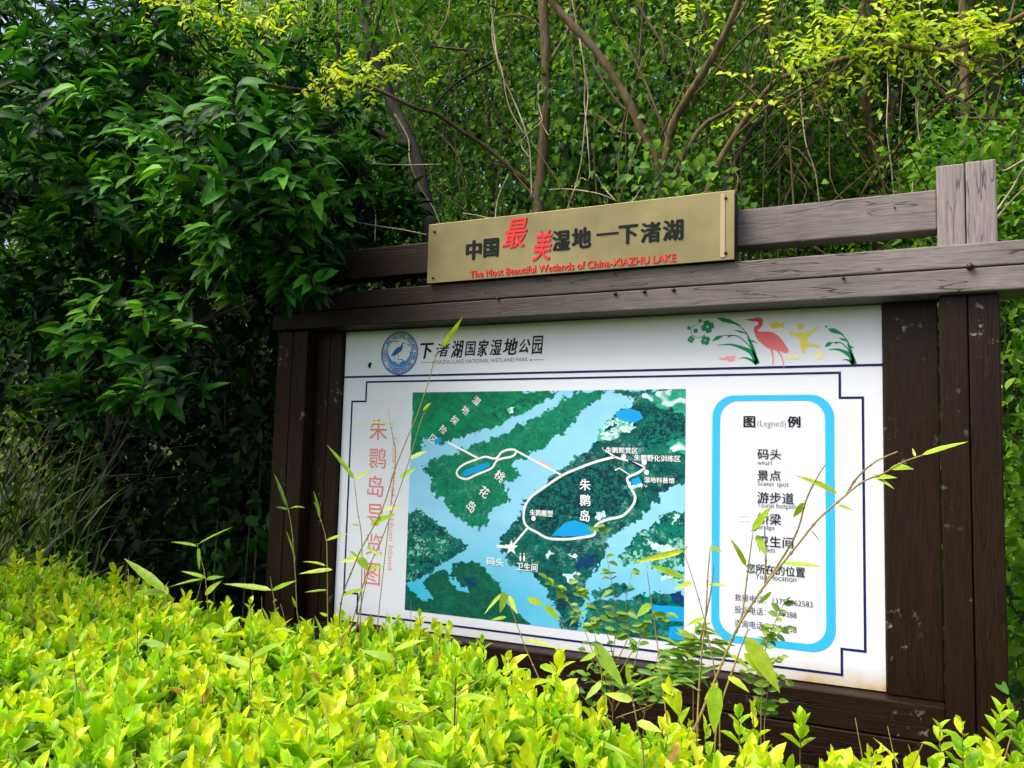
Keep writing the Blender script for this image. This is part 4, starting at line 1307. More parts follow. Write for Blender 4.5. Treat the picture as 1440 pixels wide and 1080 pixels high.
T3 = tree('forked_tree', 'forked tree whose two long limbs make a V behind the right end of the plaque', 1.8,
          [([(768, -10), (790, 20), (830, 62), (858, 100), (885, 145), (905, 190), (925, 232), (935, 300)], .033, .024, -.35),
           ([(1050, -30), (1035, 12), (1012, 62), (990, 100), (962, 145), (945, 180), (935, 235), (934, 280)], .031, .02, -.3),
           ([(1062, 118), (1030, 152), (995, 172), (975, 195), (955, 232), (938, 270)], .02, .013, .3),
           ([(935, 90), (930, 60), (905, 20), (890, -20)], .008, .013, .1), ([(880, 60), (905, 110), (925, 160), (940, 200)], .010, .007, 0), ([(800, 20), (840, 100), (875, 150), (910, 165)], .009, .006, .1),
           ([(1010, 60), (1040, 20), (1060, -20)], .010, .006, 0), ([(962, 145), (990, 120), (1040, 60), (1090, 20)], .010, .005, .2), ([(905, 190), (870, 185), (845, 165), (815, 160)], .008, .005, -.1),
           ([(1010, 150), (1020, 110), (1000, 60), (985, -10)], .011, .006, .3), ([(1030, 152), (1080, 150), (1120, 130), (1180, 95)], .009, .004, .2)],
          cpx(20, 760, 1110, -260, 50, .4, 1.6), 3600, mat=M_BARKT, leaf=ML_WEED, L=.07)
T4 = tree('woodland_tree', 'slim tree forking low above the upper rail left of the right post', 3.6,
          [([(1222, -60), (1218, 40), (1216, 105), (1217, 160), (1222, 195), (1231, 225), (1233, 290)], .055, .05, 0),
           ([(1262, 130), (1250, 170), (1238, 200), (1232, 225)], .026, .016, 0)], cpx(12, 1130, 1330, -330, 20, -.3, 1.2), 2400, mat=M_BARKT)
T5 = tree('woodland_sapling', 'thin straight sapling rising behind the top of the right post', 2.8,
          [([(1352, -50), (1354, 40), (1356, 110), (1357, 170), (1355, 240)], .034, .026, 0), ([(1295, 55), (1320, 70), (1353, 100)], .008, .005, 0)], cpx(8, 1290, 1420, -300, -40, -.3, .6), 1300, mat=M_BARKT)
T6 = tree('woodland_tree', 'pale brown trunk far right beyond the post top', 4.2,
          [([(1412, -40), (1405, 40), (1398, 100), (1392, 160), (1386, 230)], .06, .05, 0)], cpx(10, 1330, 1500, -300, 60, -.3, 1.2), 2200, mat=M_BARKT)
T7 = tree('woodland_tree', 'thin dark tree deep in the wood between the two leaning limbs', 5.0,
          [([(905, -60), (902, 40), (898, 130), (902, 240)], .045, .035, 0)], cpx(10, 820, 1000, -250, 40, -.4, 1.2), 2200, mat=M_BARKD)
T8 = tree('woodland_tree', 'slender vine-hung tree left of the straight trunk above the plaque', 3.6,
          [([(672, -60), (676, 40), (682, 120), (690, 210), (694, 300)], .03, .024, 0)], cpx(10, 560, 760, -260, 30, -.4, 1.2), 2200, mat=M_BARKT)
T9 = tree('woodland_tree', 'dark thin tree deep in shade below the evergreen on the left', 1.9,
          [([(205, 500), (196, 600), (186, 690), (178, 790), (170, 860)], .026, .022, 0), ([(160, 640), (158, 720), (150, 800)], .018, .014, 0)], None, 0, mat=M_BARKD)
T10 = tree('woodland_tree', 'thin dark tree leaning right behind the upper rail, low in the wood', 2.6,
           [([(1172, -10), (1140, 50), (1100, 110), (1080, 160), (1058, 180), (1040, 215), (1018, 275)], .024, .012, .3),
            ([(1130, 130), (1090, 185), (1050, 225), (1020, 262)], .012, .008, 0), ([(1052, 108), (1075, 135), (1078, 160)], .012, .014, 0)], None, 0, mat=M_BARKD)

# ---- young tree with yellow-green sprays (right) and the spray on the left branch
VY = leaf_variants('spray_leaf', T_OVAL, ML_YEL, TINTS)


def sprays(root, lines, n_twigs, ly, jitter=.05, leaves=(7, 11), L=.032, maxleaf=300, twig_len=(.10, .22), bias=(0.3, -.1, -.35)):
    P_, D_, N_, L_, W_, T_ = [], [], [], [], [], []
    tws = []
    tot = sum(max(1, len(l) - 1) for l in lines)
    for l in lines:
        q = smooth_path([P(pt[0], pt[1], ly + (pt[2] if len(pt) > 2 else 0)) for pt in l], 8)
        for k in range(int(n_twigs * (len(l) - 1) / tot) + 1):
            o = q[RNG.integers(0, len(q))] + RNG.normal(0, jitter, 3) * np.array([1, 1.3, .8])
            d = unit(RNG.normal(0, .6, 3) + np.array(bias))
            tl_ = RNG.uniform(*twig_len)
            m_ = RNG.integers(*leaves)
            tws.append(tube_geo(np.array([o, o + d * tl_ * .5 + [0, 0, .005], o + d * tl_ + [0, 0, -.01]]), .0018, .0008, 3))
            sd = unit(np.cross(d, np.array([0.1, -.5, .85])))
            tt = np.clip(RNG.normal(.62, .2), 0, 1)
            for j in range(m_):
                t_ = (j + 1) / m_
                side = sd * (1 if j % 2 else -1)
                P_.append(o + d * tl_ * t_); D_.append(unit(side + d * .5 + RNG.normal(0, .15, 3) + [0, 0, -.15]))
                N_.append(unit(np.array([0, -.45, .9]) + RNG.normal(0, .3, 3))); l_ = L * RNG.uniform(.75, 1.2); L_.append(l_); W_.append(l_ * .5); T_.append(np.clip(tt + RNG.normal(0, .1), 0, 1))
    v, f = join(tws); mesh_obj('twigs', v, f, M_TWIG, root, False, 'stuff')
    P_, D_, N_, L_, W_, T_ = (np.array(q) for q in (P_, D_, N_, L_, W_, T_))
    pr_ = project(P_)
    vis = (pr_[:, 0] > 0) & (pr_[:, 0] < 1440) & (pr_[:, 1] > 0)
    idx = np.where(vis)[0]; idx = RNG.permutation(idx)[:maxleaf]
    rs = np.ones(len(P_), bool); rs[idx] = False
    leaf_objects(root, P_[idx], D_[idx], N_[idx], L_[idx], W_[idx], T_[idx], VY, TINTS)
    if rs.sum() > 3:
        leaf_cloud('foliage', P_[rs], D_[rs], N_[rs], L_[rs], W_[rs], T_[rs], T_OVAL, ML_YEL, root, 'stuff')


YT = tree('yellow_leaved_tree', 'young tree with bright yellow-green leaf sprays across the top right', 1.5,
          [([(1560, -60, -.1), (1440, 20, 0), (1330, 70, 0), (1250, 62, 0), (1190, 82, .1), (1120, 102, .2), (1085, 120, .3), (1040, 180, .4), (1005, 240, .4), (990, 300, .4)], .022, .012, 0),
           ([(1440, 62), (1400, 75), (1360, 88), (1300, 60)], .008, .005, 0), ([(1390, 105), (1360, 95), (1310, 68)], .007, .004, 0), ([(1180, 5), (1220, 30), (1280, 66)], .007, .004, 0),
           ([(1080, 165), (1120, 140), (1170, 110), (1230, 62)], .009, .005, 0)])
sprays(YT, [[(1150, 15), (1210, 20), (1280, 12)], [(1150, 50), (1200, 45), (1250, 30), (1310, 20)], [(1180, 60), (1230, 55), (1300, 45)], [(1200, 35), (1240, 20), (1290, 5)], [(1300, 40), (1340, 45), (1390, 35), (1440, 45)], [(1310, 55), (1350, 70), (1390, 75)], [(1130, 75), (1170, 80), (1220, 70)], [(1150, 5), (1240, 2)], [(1350, 20), (1440, 15)], [(1090, 110), (1140, 90), (1175, 85)], [(1070, 130), (1110, 115)], [(960, 12), (1010, 25)], [(1060, 60), (1100, 55), (1130, 40)]], 112, 1.45, .045, L=.05, twig_len=(.14, .28))
sprays(T2, [[(212, 4, -.7), (260, 8, -.7), (310, 12, -.6), (365, 15, -.6)], [(270, 12, -.7), (340, 22, -.6), (365, 18, -.6)], [(385, 5, -.5), (410, 3, -.5)], [(425, 92, -.2), (465, 105, -.1)], [(475, 80, 0), (505, 88, 0), (520, 85, 0)], [(520, 92, .1), (560, 98, .2), (595, 118, .3)], [(450, 105), (490, 112)]], 54, .6, .025, L=.045, twig_len=(.12, .24))

# ---- small yellow-green weeds by the post top
def weed_leaves(root, pts, L, W_, mat_vars, up=.6):
    pts = np.array(pts)
    n = len(pts)
    leaf_objects(root, pts, unit(RNG.normal(size=(n, 3)) * .8 + [0, -.1, .1]), leaf_normals(n, up, .6), L * RNG.uniform(.7, 1.2, n), W_ * RNG.uniform(.8, 1.15, n), np.clip(RNG.normal(.5, .2, n), 0, 1), mat_vars, TINTS)


VW = leaf_variants('weed_leaf', T_OVAL, ML_WEED, TINTS)
VHT = leaf_variants('heart_leaf', T_HEART, ML_WEED, TINTS)
VMID = leaf_variants('climber_leaf', T_HEART, ML_MID, TINTS)


# ---- hanging vines
def vine(label, Y, strands, r=.006, leaves=None, group='dry vines hanging in the wood'):
    a = P(*strands[0][0], Y)
    root = thing('hanging_vine', label, 'vine', tuple(float(q) for q in a), group)
    for s in strands:
        q = smooth_path([P(u, v, Y + .04 * math.sin(i * 2.1)) for i, (u, v) in enumerate(s)], 6)
        tube('stem', q, r, r * .7, M_VINE, root, 5, .08)
    if leaves:
        weed_leaves(root, [P(u + random.uniform(-4, 4), v, Y - .02) for u, v in leaves], .065, .055, VHT)
    return root


vine('twisted pair of dry vine stems hanging left of the straight tree', 1.6, [[(690, -10), (694, 40), (700, 85), (708, 110), (722, 140), (736, 175), (745, 210), (748, 280)], [(700, -10), (692, 50), (706, 100), (716, 150), (738, 190)]], .006)
vine('pale vine doubling back in a hook just right of the straight trunk', 1.7, [[(803, -10), (812, 40), (818, 70), (823, 110), (822, 145), (826, 190), (829, 250), (817, 251), (806, 270), (796, 300)], [(820, 80), (827, 130), (823, 170), (816, 235), (800, 290)]], .005)
vine('long crooked vine in front of the dark crooked tree', 1.5, [[(550, -10), (558, 30), (568, 60), (584, 80), (597, 108)], [(584, 74), (610, 55), (628, 25), (634, -10)], [(555, 160), (574, 195), (576, 225), (590, 262), (608, 290), (620, 318)]], .0055)
vine('thin vine curling around the straight trunk', 1.72, [[(757, 118), (758, 150), (762, 170), (745, 185), (733, 203), (745, 222)], [(758, 165), (768, 185), (772, 190)]], .0045)
vine('single thin vine dropping to the upper rail right of the plaque', 2.0, [[(1125, 120), (1128, 160), (1134, 205), (1146, 240), (1153, 290)]], .0045)
vine('straight thin vine left of the right post', 2.0, [[(1247, 60), (1249, 120), (1247, 180), (1253, 230), (1258, 290)]], .0045)
vine('leafy vine with pale heart-shaped leaves hanging left of the post top', 1.6, [[(1292, 60), (1294, 110), (1290, 160), (1292, 200), (1285, 240), (1282, 280)], [(1296, 70), (1288, 150), (1296, 215)]], .004,
     [(1290, 108), (1296, 110), (1288, 122), (1301, 118), (1284, 136), (1293, 138), (1291, 152), (1290, 170), (1299, 180), (1288, 195), (1296, 205), (1303, 210), (1300, 222), (1286, 205), (1293, 232)])
vine('bare crossing twigs tangled above the plaque', 1.3, [[(772, 267), (800, 266), (840, 272), (868, 283)], [(838, 245), (850, 265), (866, 282)], [(715, 245), (700, 280), (696, 310)], [(905, 262), (895, 275), (888, 285)], [(650, 300), (672, 303), (690, 308)]], .004)
vine('bare looping twigs between evergreen and plaque', 1.0, [[(522, 285), (528, 300), (527, 340)], [(440, 290), (500, 312), (560, 322), (600, 330)], [(520, 230), (560, 232), (620, 231)], [(455, 370), (480, 330), (500, 305)]], .0045)
vine('arching pale twigs right of the post top', 1.0, [[(1400, 308), (1420, 285), (1440, 265)], [(1440, 225), (1412, 240), (1402, 232)], [(1399, 300), (1425, 262), (1440, 235)]], .005)

# ---- climbers on the thicket behind: countable heart leaves nearest, the rest as one mass
climber = thing('climbing_creeper', 'mid-green creeper with heart-shaped leaves covering the thicket behind the plaque', 'creeper', tuple(float(q) for q in P(840, 200, 2.2)))
cs = np.array([P(u, v, Y) for u, v, Y in [(random.uniform(490, 1010), random.uniform(-20, 300), random.uniform(2.4, 3.6)) for _ in range(85)] + [(random.uniform(780, 880), random.uniform(100, 280), random.uniform(1.95, 2.4)) for _ in range(24)] + [(random.uniform(870, 1010), random.uniform(255, 310), random.uniform(1.6, 1.85)) for _ in range(6)]])
p, k = clusters(9500, cs, (.17, .15, .2))
n = len(p)
tint = cluster_tint(k, len(cs), .42, .27)
L = .05 * np.clip(RNG.normal(1, .25, n), .5, 1.5)
pr = project(p)
vis = np.where((pr[:, 0] > 480) & (pr[:, 0] < 1030) & (pr[:, 1] > 0) & (pr[:, 1] < 285))[0]
top = vis[np.argsort(-(L / pr[:, 2] * (pr[:, 2] < 6.2))[vis])[:290]]
d = unit(RNG.normal(size=(n, 3)) * .45 + [0, -.25, -.8]); nn = leaf_normals(n, .75, .8, .4)
rest = np.ones(n, bool); rest[top] = False
leaf_cloud('foliage', p[rest], d[rest], nn[rest], L[rest], L[rest] * .8, tint[rest], T_HEART, ML_MID, climber, 'stuff')
leaf_objects(climber, p[top], d[top], nn[top], L[top], L[top] * .8, tint[top], VMID, TINTS)
for s in [[(840, 285, 2.0), (835, 200, 2.0), (842, 120, 2.1), (838, 0, 2.3)], [(650, 300, 2.3), (640, 180, 2.4), (655, 60, 2.5)], [(905, 290, 2.5), (880, 180, 2.6), (870, 60, 2.7)]]:
    tube('stem', smooth_path([P(*q) for q in s]), .007, .004, M_TWIG, climber, 5)

# ---- understorey masses
mass('undergrowth', 14000, np.vstack([rbox(160, -7, 7, 1.3, 6, 0.1, 1.5)]), (.3, .25, .22), .075, ML_FAR, T_FAR, base=.45, label='dark leafy undergrowth on the shaded slope')
mass('thicket', 80000, np.vstack([rbox(170, -9.5, 7.5, 3.2, 7.5, .4, 4.6), rbox(60, -2.5, 4.5, 2.6, 4.0, .3, 3.4)]), (.32, .32, .30), .058, ML_MID, T_FAR, base=.3, spread=.34, label='tangled mid-green thicket filling the wood behind the sign')
mass('far_wood', 240000, np.vstack([rbox(420, -22, 11, 7.5, 14.5, .3, 8.5)]), (.6, .55, .5), .13, ML_FAR, T_FAR, base=.36, spread=.4, label='dense far woodland foliage rising behind the thicket')
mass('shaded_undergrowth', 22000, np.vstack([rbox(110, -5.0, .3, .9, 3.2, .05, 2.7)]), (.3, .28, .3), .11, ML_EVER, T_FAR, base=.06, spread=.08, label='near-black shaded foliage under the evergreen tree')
mass('distant_wood', 120000, np.vstack([rbox(260, -27, 16, 15.5, 19.5, .3, 11)]), (.8, .6, .7), .27, ML_FAR, T_FAR, base=.32, spread=.3, label='darker wall of distant trees closing the view behind the wood')
mass('side_wood', 16000, np.vstack([rbox(90, -11, -3.4, -1.5, 7, .2, 5.5)]), (.5, .5, .5), .11, ML_FAR, T_FAR, base=.4, label='dark woodland foliage continuing to the left')
tw = []
for _ in range(560):
    y0 = RNG.uniform(1.5, 5.0); o = P(RNG.uniform(-50, 1490), RNG.uniform(-20, 420), y0)
    d = unit(RNG.normal(0, .5, 3) + [0, 0, .9]); ln = RNG.uniform(.4, 1.5)
    tw.append(tube_geo(smooth_path([o, o + d * ln * .5 + RNG.normal(0, .06, 3), o + d * ln + RNG.normal(0, .12, 3)], 4), RNG.uniform(.004, .011), .003, 4))
v, f = join(tw); o = mesh_obj('brushwood', v, f, M_BARKT, None, True, 'stuff'); o['label'] = 'thin bare stems and brushwood tangled through the thicket'


def bush(name, label, pts, n, L, sig, mat=ML_MID, temps=T_OVAL, base=.5, aspect=.5, cat='bush', group=None, up=1.0, stems=6, ground=True, droop=-.1, spread=.18):
    cs = np.array([P(*q) for q in pts])
    c0 = cs.mean(0)
    root = thing(name, label, cat, (float(c0[0]), float(c0[1]), float(ground_z(c0[0], c0[1]))), group)
    mass('foliage', n, cs, sig, L, mat, temps, root, base, spread, up, .5, aspect, 'stuff', droop)
    for q in cs[RNG.choice(len(cs), min(stems, len(cs)), replace=False)]:
        b_ = np.array([c0[0] * .6 + q[0] * .4, c0[1] * .6 + q[1] * .4, ground_z(c0[0], c0[1])])
        tube('stem', smooth_path([b_, (b_ + q) / 2 + RNG.normal(0, .03, 3), q]), .01, .004, M_TWIG, root, 5)
    return root


bush('leafy_bush', 'green small-leaved bush growing beside the lower right post', [(random.uniform(1425, 1560), random.uniform(440, 1010), random.uniform(.2, .9)) for _ in range(36)], 2600, .05, (.1, .12, .1), base=.62)
bush('leafy_bush', 'dense dark green bush behind the right post top', [(random.uniform(1300, 1500), random.uniform(190, 420), random.uniform(1.4, 2.6)) for _ in range(40)], 3600, .055, (.16, .18, .13), base=.52)
bush('leafy_bush', 'shaded blue-green shrub above the upper rail right of the plaque', [(random.uniform(1060, 1260), random.uniform(180, 340), random.uniform(3.2, 4.6)) for _ in range(40)], 3600, .065, (.2, .2, .15), mat=ML_FAR, base=.62)
bush('dim_shrub', 'dim broad-leaved shrub deep in shade left of the left post', [(random.uniform(300, 400), random.uniform(600, 800), random.uniform(.3, .9)) for _ in range(14)], 360, .085, (.1, .1, .1), mat=ML_EVER, temps=T_LONG, base=.22, stems=4)
bush('bamboo_clump', 'clump of fine-leaved bamboo at the top between evergreen and trees', [(random.uniform(320, 500), random.uniform(-40, 150), random.uniform(1.7, 3.0)) for _ in range(30)], 1700, .12, (.2, .2, .18), mat=ML_BAMB, temps=T_LANCE, base=.15, aspect=.13, cat='bamboo', stems=14, droop=-.6)
bush('light_leaved_tree', 'airy light green tree top between the dark crooked tree and the straight trunk', [(random.uniform(545, 745), random.uniform(-60, 130), random.uniform(2.2, 3.2)) for _ in range(40)], 3000, .05, (.17, .17, .14), mat=ML_WEED, temps=T_FAR, base=.6, cat='tree', stems=8, droop=-.3, spread=.25)
bush('light_leaved_tree', 'airy light green tree top right of the forked tree, behind the yellow sprays', [(random.uniform(985, 1200), random.uniform(-60, 150), random.uniform(2.4, 3.4)) for _ in range(40)], 3000, .05, (.17, .17, .14), mat=ML_WEED, temps=T_FAR, base=.6, cat='tree', stems=8, droop=-.3, spread=.25)
bush('low_shrub', 'dark green low shrub at the back corner of the hedge on the left', [(random.uniform(60, 130), random.uniform(788, 815), random.uniform(-.1, .15)) for _ in range(6)], 90, .06, (.09, .06, .05), mat=ML_WEED, temps=T_OVAL, base=.2, stems=3)

# ---- wild grass on the left
ng = 115
gp = np.array([P(RNG.uniform(-60, 130), RNG.uniform(690, 840), RNG.uniform(.0, .7)) for _ in range(ng)])
gd = unit(np.stack([RNG.normal(.35, .4, ng), RNG.normal(-.1, .25, ng), np.ones(ng)], 1))
gl = RNG.uniform(.3, .75, ng)
gr = leaf_cloud('wild_grass', gp, gd, unit(RNG.normal(size=(ng, 3)) + [0, -1, .3]), gl, np.full(ng, .014), RNG.uniform(0, 1, ng), T_GRASS, ML_GRASS, None, 'stuff')
gr['label'] = 'wispy wild grass in the shade at the left edge'
dry = []
for _ in range(46):
    o = P(RNG.uniform(-30, 200), RNG.uniform(640, 820), RNG.uniform(.2, .9)); a_ = RNG.uniform(.2, 1.2)
    dry.append(tube_geo(smooth_path([o, o + [a_ * .3, -.05, a_ * .35], o + [a_ * .75, -.1, a_ * .42]], 4), .003, .0015, 4))
v, f = join(dry); o = mesh_obj('dry_stalks', v, f, M_TWIG, None, False, 'stuff'); o['label'] = 'thin dry stalks arching through the shade at the left'


# ---- bamboo shoots in front of the board
def bamboo(label, Y, stems, leaves, r=.0035, base=.5, group='bamboo shoots growing out of the hedge'):
    """stems: pixel polylines from the bottom up; leaves: (u0,v0,u1,v1,width px)"""
    b0 = P(*stems[0][0], Y)
    root = thing('bamboo_shoot', label, 'bamboo', (float(b0[0]), Y, 0.0), group)
    for i, s in enumerate(stems):
        q = [P(u, v, Y - .012 * j) for j, (u, v) in enumerate(s)]
        if i == 0: q = [np.array([q[0][0] * 1.0, Y + .02, 0.02]), q[0] * .5 + np.array([q[0][0], Y, 0.02]) * .5] + q
        q = smooth_path(q, 5)
        geos = [tube_geo(q, r if i == 0 else r * .7, r * .35, 6)]
        for j in range(4, len(q) - 3, 5):          # swollen nodes
            rr = (r if i == 0 else r * .7) * (1 - .65 * j / len(q)) * 1.55
            dd = unit(q[j + 1] - q[j])
            geos.append(tube_geo(np.array([q[j] - dd * .003, q[j], q[j] + dd * .003]), rr, rr, 6))
        v_, f_ = join(geos)
        mesh_obj('stem', v_, f_, M_STALK, root, True)
    for (u0, v0, u1, v1, wpx) in leaves:
        a = P(u0, v0, Y - .02); c = P(u1, v1, Y - .02 - random.uniform(-.03, .06))
        d = c - a; L = float(np.linalg.norm(d)); dd = d / L
        view = unit(CAM - a)
        nrm = unit(view * RNG.uniform(.55, 1) + np.array([0, 0, .55]) + RNG.normal(0, .2, 3))
        wm = wpx / FPX * np.linalg.norm(CAM - a) * 1.15
        tv, tf, te = T_LANCE[RNG.integers(0, 2)]
        x, y, z = (q[0] for q in leaf_axes(dd[None], nrm[None]))
        dr = -tv[-1, 2]
        vv = a + tv[:, 0:1] * x * wm + tv[:, 1:2] * dd * L + (tv[:, 2:3] + dr * tv[:, 1:2]) * z * L * .6
        o = mesh_obj('leaf', vv, tf, ML_BAMB, root, True)
        o.data.attributes.new('tint', 'FLOAT', 'POINT').data.foreach_set('value', np.full(len(tv), float(np.clip(RNG.normal(base, .2), 0, 1)), np.float32))
        o.data.attributes.new('edge', 'FLOAT', 'POINT').data.foreach_set('value', te.astype(np.float32))
    return root


bamboo('tallest bamboo shoot crossing the red vertical title with its tip over the beam', -.62,
       [[(476, 892), (481, 841), (496, 800), (509, 770), (537, 717), (555, 661), (574, 613), (585, 588), (600, 545), (613, 500), (624, 478), (628, 466)], [(488, 900), (516, 806), (540, 750), (574, 652), (592, 592), (604, 570)], [(496, 905), (519, 801), (530, 775)]],
       [(622, 488, 651, 445, 7), (577, 645, 602, 634, 7), (562, 672, 587, 657, 7), (541, 716, 564, 713, 6), (521, 738, 558, 722, 9), (504, 785, 477, 790, 7), (504, 784, 519, 802, 11), (519, 801, 543, 797, 5), (481, 839, 516, 829, 9), (515, 769, 538, 783, 4), (595, 577, 607, 566, 5), (492, 775, 505, 786, 5), (556, 690, 545, 682, 4)])
bamboo('bamboo shoot forking up with one broad leaf at the left edge of the board', -.6, [[(506, 905), (509, 770), (503, 720), (500, 692), (498, 674)]], [(498, 675, 459, 625, 10), (499, 676, 522, 658, 5), (505, 740, 492, 737, 4)], .0028)
bamboo('thin bamboo shoot touching the first red character', -.58, [[(530, 890), (555, 661), (553, 620), (549, 597), (546, 575)]], [(550, 597, 498, 594, 5), (551, 610, 556, 590, 4)], .0024)
bamboo('bamboo shoot along the left edge of the white board', -.55, [[(464, 900), (461, 880), (460, 780), (458, 755), (450, 728), (442, 706)]], [(459, 760, 491, 750, 5), (458, 796, 425, 790, 5), (468, 801, 420, 807, 7), (460, 830, 428, 833, 4), (461, 867, 449, 861, 4), (462, 883, 487, 888, 5), (449, 728, 441, 690, 4)], .003)
bamboo('narrow bamboo shoot in front of the left post', -.5, [[(430, 905), (419, 869), (415.5, 812), (411, 750), (405, 715), (398, 692)]], [(406, 716, 429, 714, 5), (405, 716, 388, 713, 4), (402, 712, 385, 665, 4), (415, 790, 402, 745, 5), (417, 855, 410, 838, 5)], .003)
bamboo('bamboo shoot with a long left-pointing leaf in the dark opening', -.6, [[(398, 935), (394, 910), (388, 860), (382, 823), (380, 811)]], [(382, 830, 314, 821, 8), (383, 830, 418, 816, 6), (388, 882, 370, 888, 6)], .003)
bamboo('spreading bamboo shoot standing in the dark opening above the hedge', -.75, [[(299, 960), (297, 900), (294, 876), (289, 815), (284, 790), (277, 764)], [(268, 880), (280, 830), (288, 800)]],
       [(278, 766, 328, 741, 6), (277, 768, 240, 762, 4), (279, 770, 280, 802, 4), (290, 813, 254, 803, 5), (289, 814, 236, 826, 6), (290, 814, 315, 811, 5), (288, 836, 311, 817, 8), (297, 886, 322, 838, 13), (290, 845, 299, 848, 4)], .003)
bamboo('pale broad-bladed shoot arching at the left of the hedge', -.9, [[(188, 920), (186, 880), (184, 830), (180, 800)], [(245, 960), (240, 900), (233, 835)]], [(232, 832, 174, 785, 12), (233, 834, 190, 832, 9), (186, 838, 240, 835, 5)], .0045)
bamboo('tall leaning bamboo cane crossing the legend box toward the right post', -1.12,
       [[(950, 1090), (958, 1060), (981, 1015), (1008, 950), (1035, 887), (1056, 852), (1075, 824), (1121, 767), (1150, 731), (1185, 700), (1214, 677), (1240, 667), (1270, 650), (1298, 640)],
        [(1076, 823), (1118, 754), (1133, 705), (1147, 675), (1161, 653)], [(1076, 822), (1077, 780), (1075, 740)], [(1035, 890), (1044, 862), (1052, 800), (1059, 747)], [(1190, 696), (1205, 672), (1230, 650), (1262, 635)]],
       [(1296, 640, 1362, 621, 8), (1252, 658, 1285, 660, 10), (1226, 670, 1262, 672, 7), (1234, 673, 1258, 688, 4), (1178, 695, 1116, 668, 10), (1178, 710, 1202, 719, 4), (1131, 707, 1115, 728, 8), (1058, 747, 1086, 711, 11), (1056, 747, 1070, 738, 6), (1064, 752, 1078, 783, 9), (1049, 796, 1026, 756, 7), (1100, 792, 1160, 798, 7), (1287, 642, 1283, 630, 3), (1085, 832, 1066, 850, 5), (1140, 745, 1155, 765, 4)], .0042)
bamboo('short stout bamboo shoot with large hanging blades below the legend box', -1.2, [[(1004, 1085), (1012, 1000), (1035, 930), (1050, 890), (1054, 885)]],
       [(1048, 896, 1097, 975, 22), (1046, 918, 1085, 960, 12), (1024, 951, 1054, 974, 9), (1028, 921, 1055, 942, 7), (1006, 962, 1004, 1032, 18), (1010, 960, 990, 985, 6)], .0036, .75)
bamboo('upright bamboo cane at the left edge of the legend box', -1.1, [[(980, 1060), (984, 953), (992, 870), (995.6, 806), (999, 770)], [(985, 900), (1000, 830), (1004, 790)]], [(999, 771, 1016, 775, 7), (998, 772, 1006, 760, 4), (996, 822, 1022, 825, 5), (990, 870, 965, 880, 7)], .004)
bamboo('slender cane leaning left across the right edge of the map picture', -1.0, [[(1012, 1010), (1005, 944), (993, 882), (980, 833), (962, 776)]], [(962, 774, 889, 792, 8), (962, 813, 910, 793, 9), (973, 819, 948, 829, 7), (962, 775, 968, 768, 5)], .003)
bamboo('thin dark cane against the blue ponds of the map picture', -1.0, [[(944, 1060), (938, 1015), (923, 895), (915, 840), (909, 798)]], [(915, 849, 895, 868, 10), (912, 800, 905, 790, 3)], .003)
bamboo('arching yellowish cane in front of the lower middle of the map picture', -.95, [[(830, 1090), (820, 1060), (800, 1020), (773, 983), (745, 925), (730, 887), (717, 850), (712, 836)]],
       [(710, 832, 703, 862, 11), (707, 834, 681, 864, 5), (715, 838, 728, 864, 7), (742, 842, 766, 851, 9), (766, 852, 788, 872, 9), (712, 868, 690, 872, 5), (735, 900, 790, 915, 5), (760, 935, 788, 950, 12), (770, 950, 800, 975, 14)], .003, .6)
bamboo('low bamboo shoot with broad leaves in front of the bottom rail', -1.0, [[(850, 1060), (848, 1000), (846, 950), (840, 915), (836, 905)]], [(836, 905, 878, 968, 16), (838, 920, 815, 930, 8), (846, 950, 872, 935, 7), (846, 960, 822, 985, 9)], .003, .55)

bamboo('long reddish stalk leaning right, low across the middle of the hedge', -1.55, [[(430, 1085), (520, 1042), (607, 1000), (660, 966), (692, 946)]], [(600, 1003, 540, 985, 10), (640, 980, 700, 985, 9), (690, 948, 745, 940, 7), (560, 1022, 612, 1030, 8)], .003)
bamboo('leafy bamboo shoot standing low at the far left front of the hedge', -1.75, [[(118, 1085), (112, 1010), (105, 940), (102, 915)]], [(104, 930, 152, 905, 11), (106, 945, 60, 925, 10), (103, 918, 98, 880, 7), (110, 985, 150, 975, 9)], .003)
bamboo('upright bamboo shoot with drooping blades at the left front of the hedge', -1.5, [[(345, 1085), (350, 990), (352, 930), (356, 890)], [(352, 935), (366, 905), (384, 885)]], [(352, 940, 296, 918, 11), (354, 925, 404, 902, 9), (356, 892, 350, 852, 6), (384, 886, 418, 890, 6), (350, 985, 392, 985, 9)], .003)
bamboo('slight bamboo shoot with drooping leaves between the two left hedge shoots', -1.3, [[(250, 1060), (244, 990), (236, 930), (232, 905)]], [(233, 910, 190, 900, 9), (236, 925, 276, 915, 9), (240, 960, 205, 975, 8), (232, 906, 240, 872, 6)], .0028)
bamboo('bamboo shoot with crossed blades in the hedge below the map corner', -1.3, [[(572, 1070), (566, 990), (556, 930), (552, 905)]], [(554, 915, 600, 900, 9), (556, 928, 508, 915, 10), (552, 906, 545, 872, 6), (563, 965, 604, 972, 9)], .0028)
bamboo('bamboo shoot with a hanging blade in the hedge below the ponds', -1.45, [[(905, 1085), (898, 1030), (890, 985), (886, 962)]], [(887, 968, 930, 950, 10), (890, 985, 850, 975, 10), (886, 962, 880, 932, 6), (896, 1015, 932, 1030, 11)], .003)

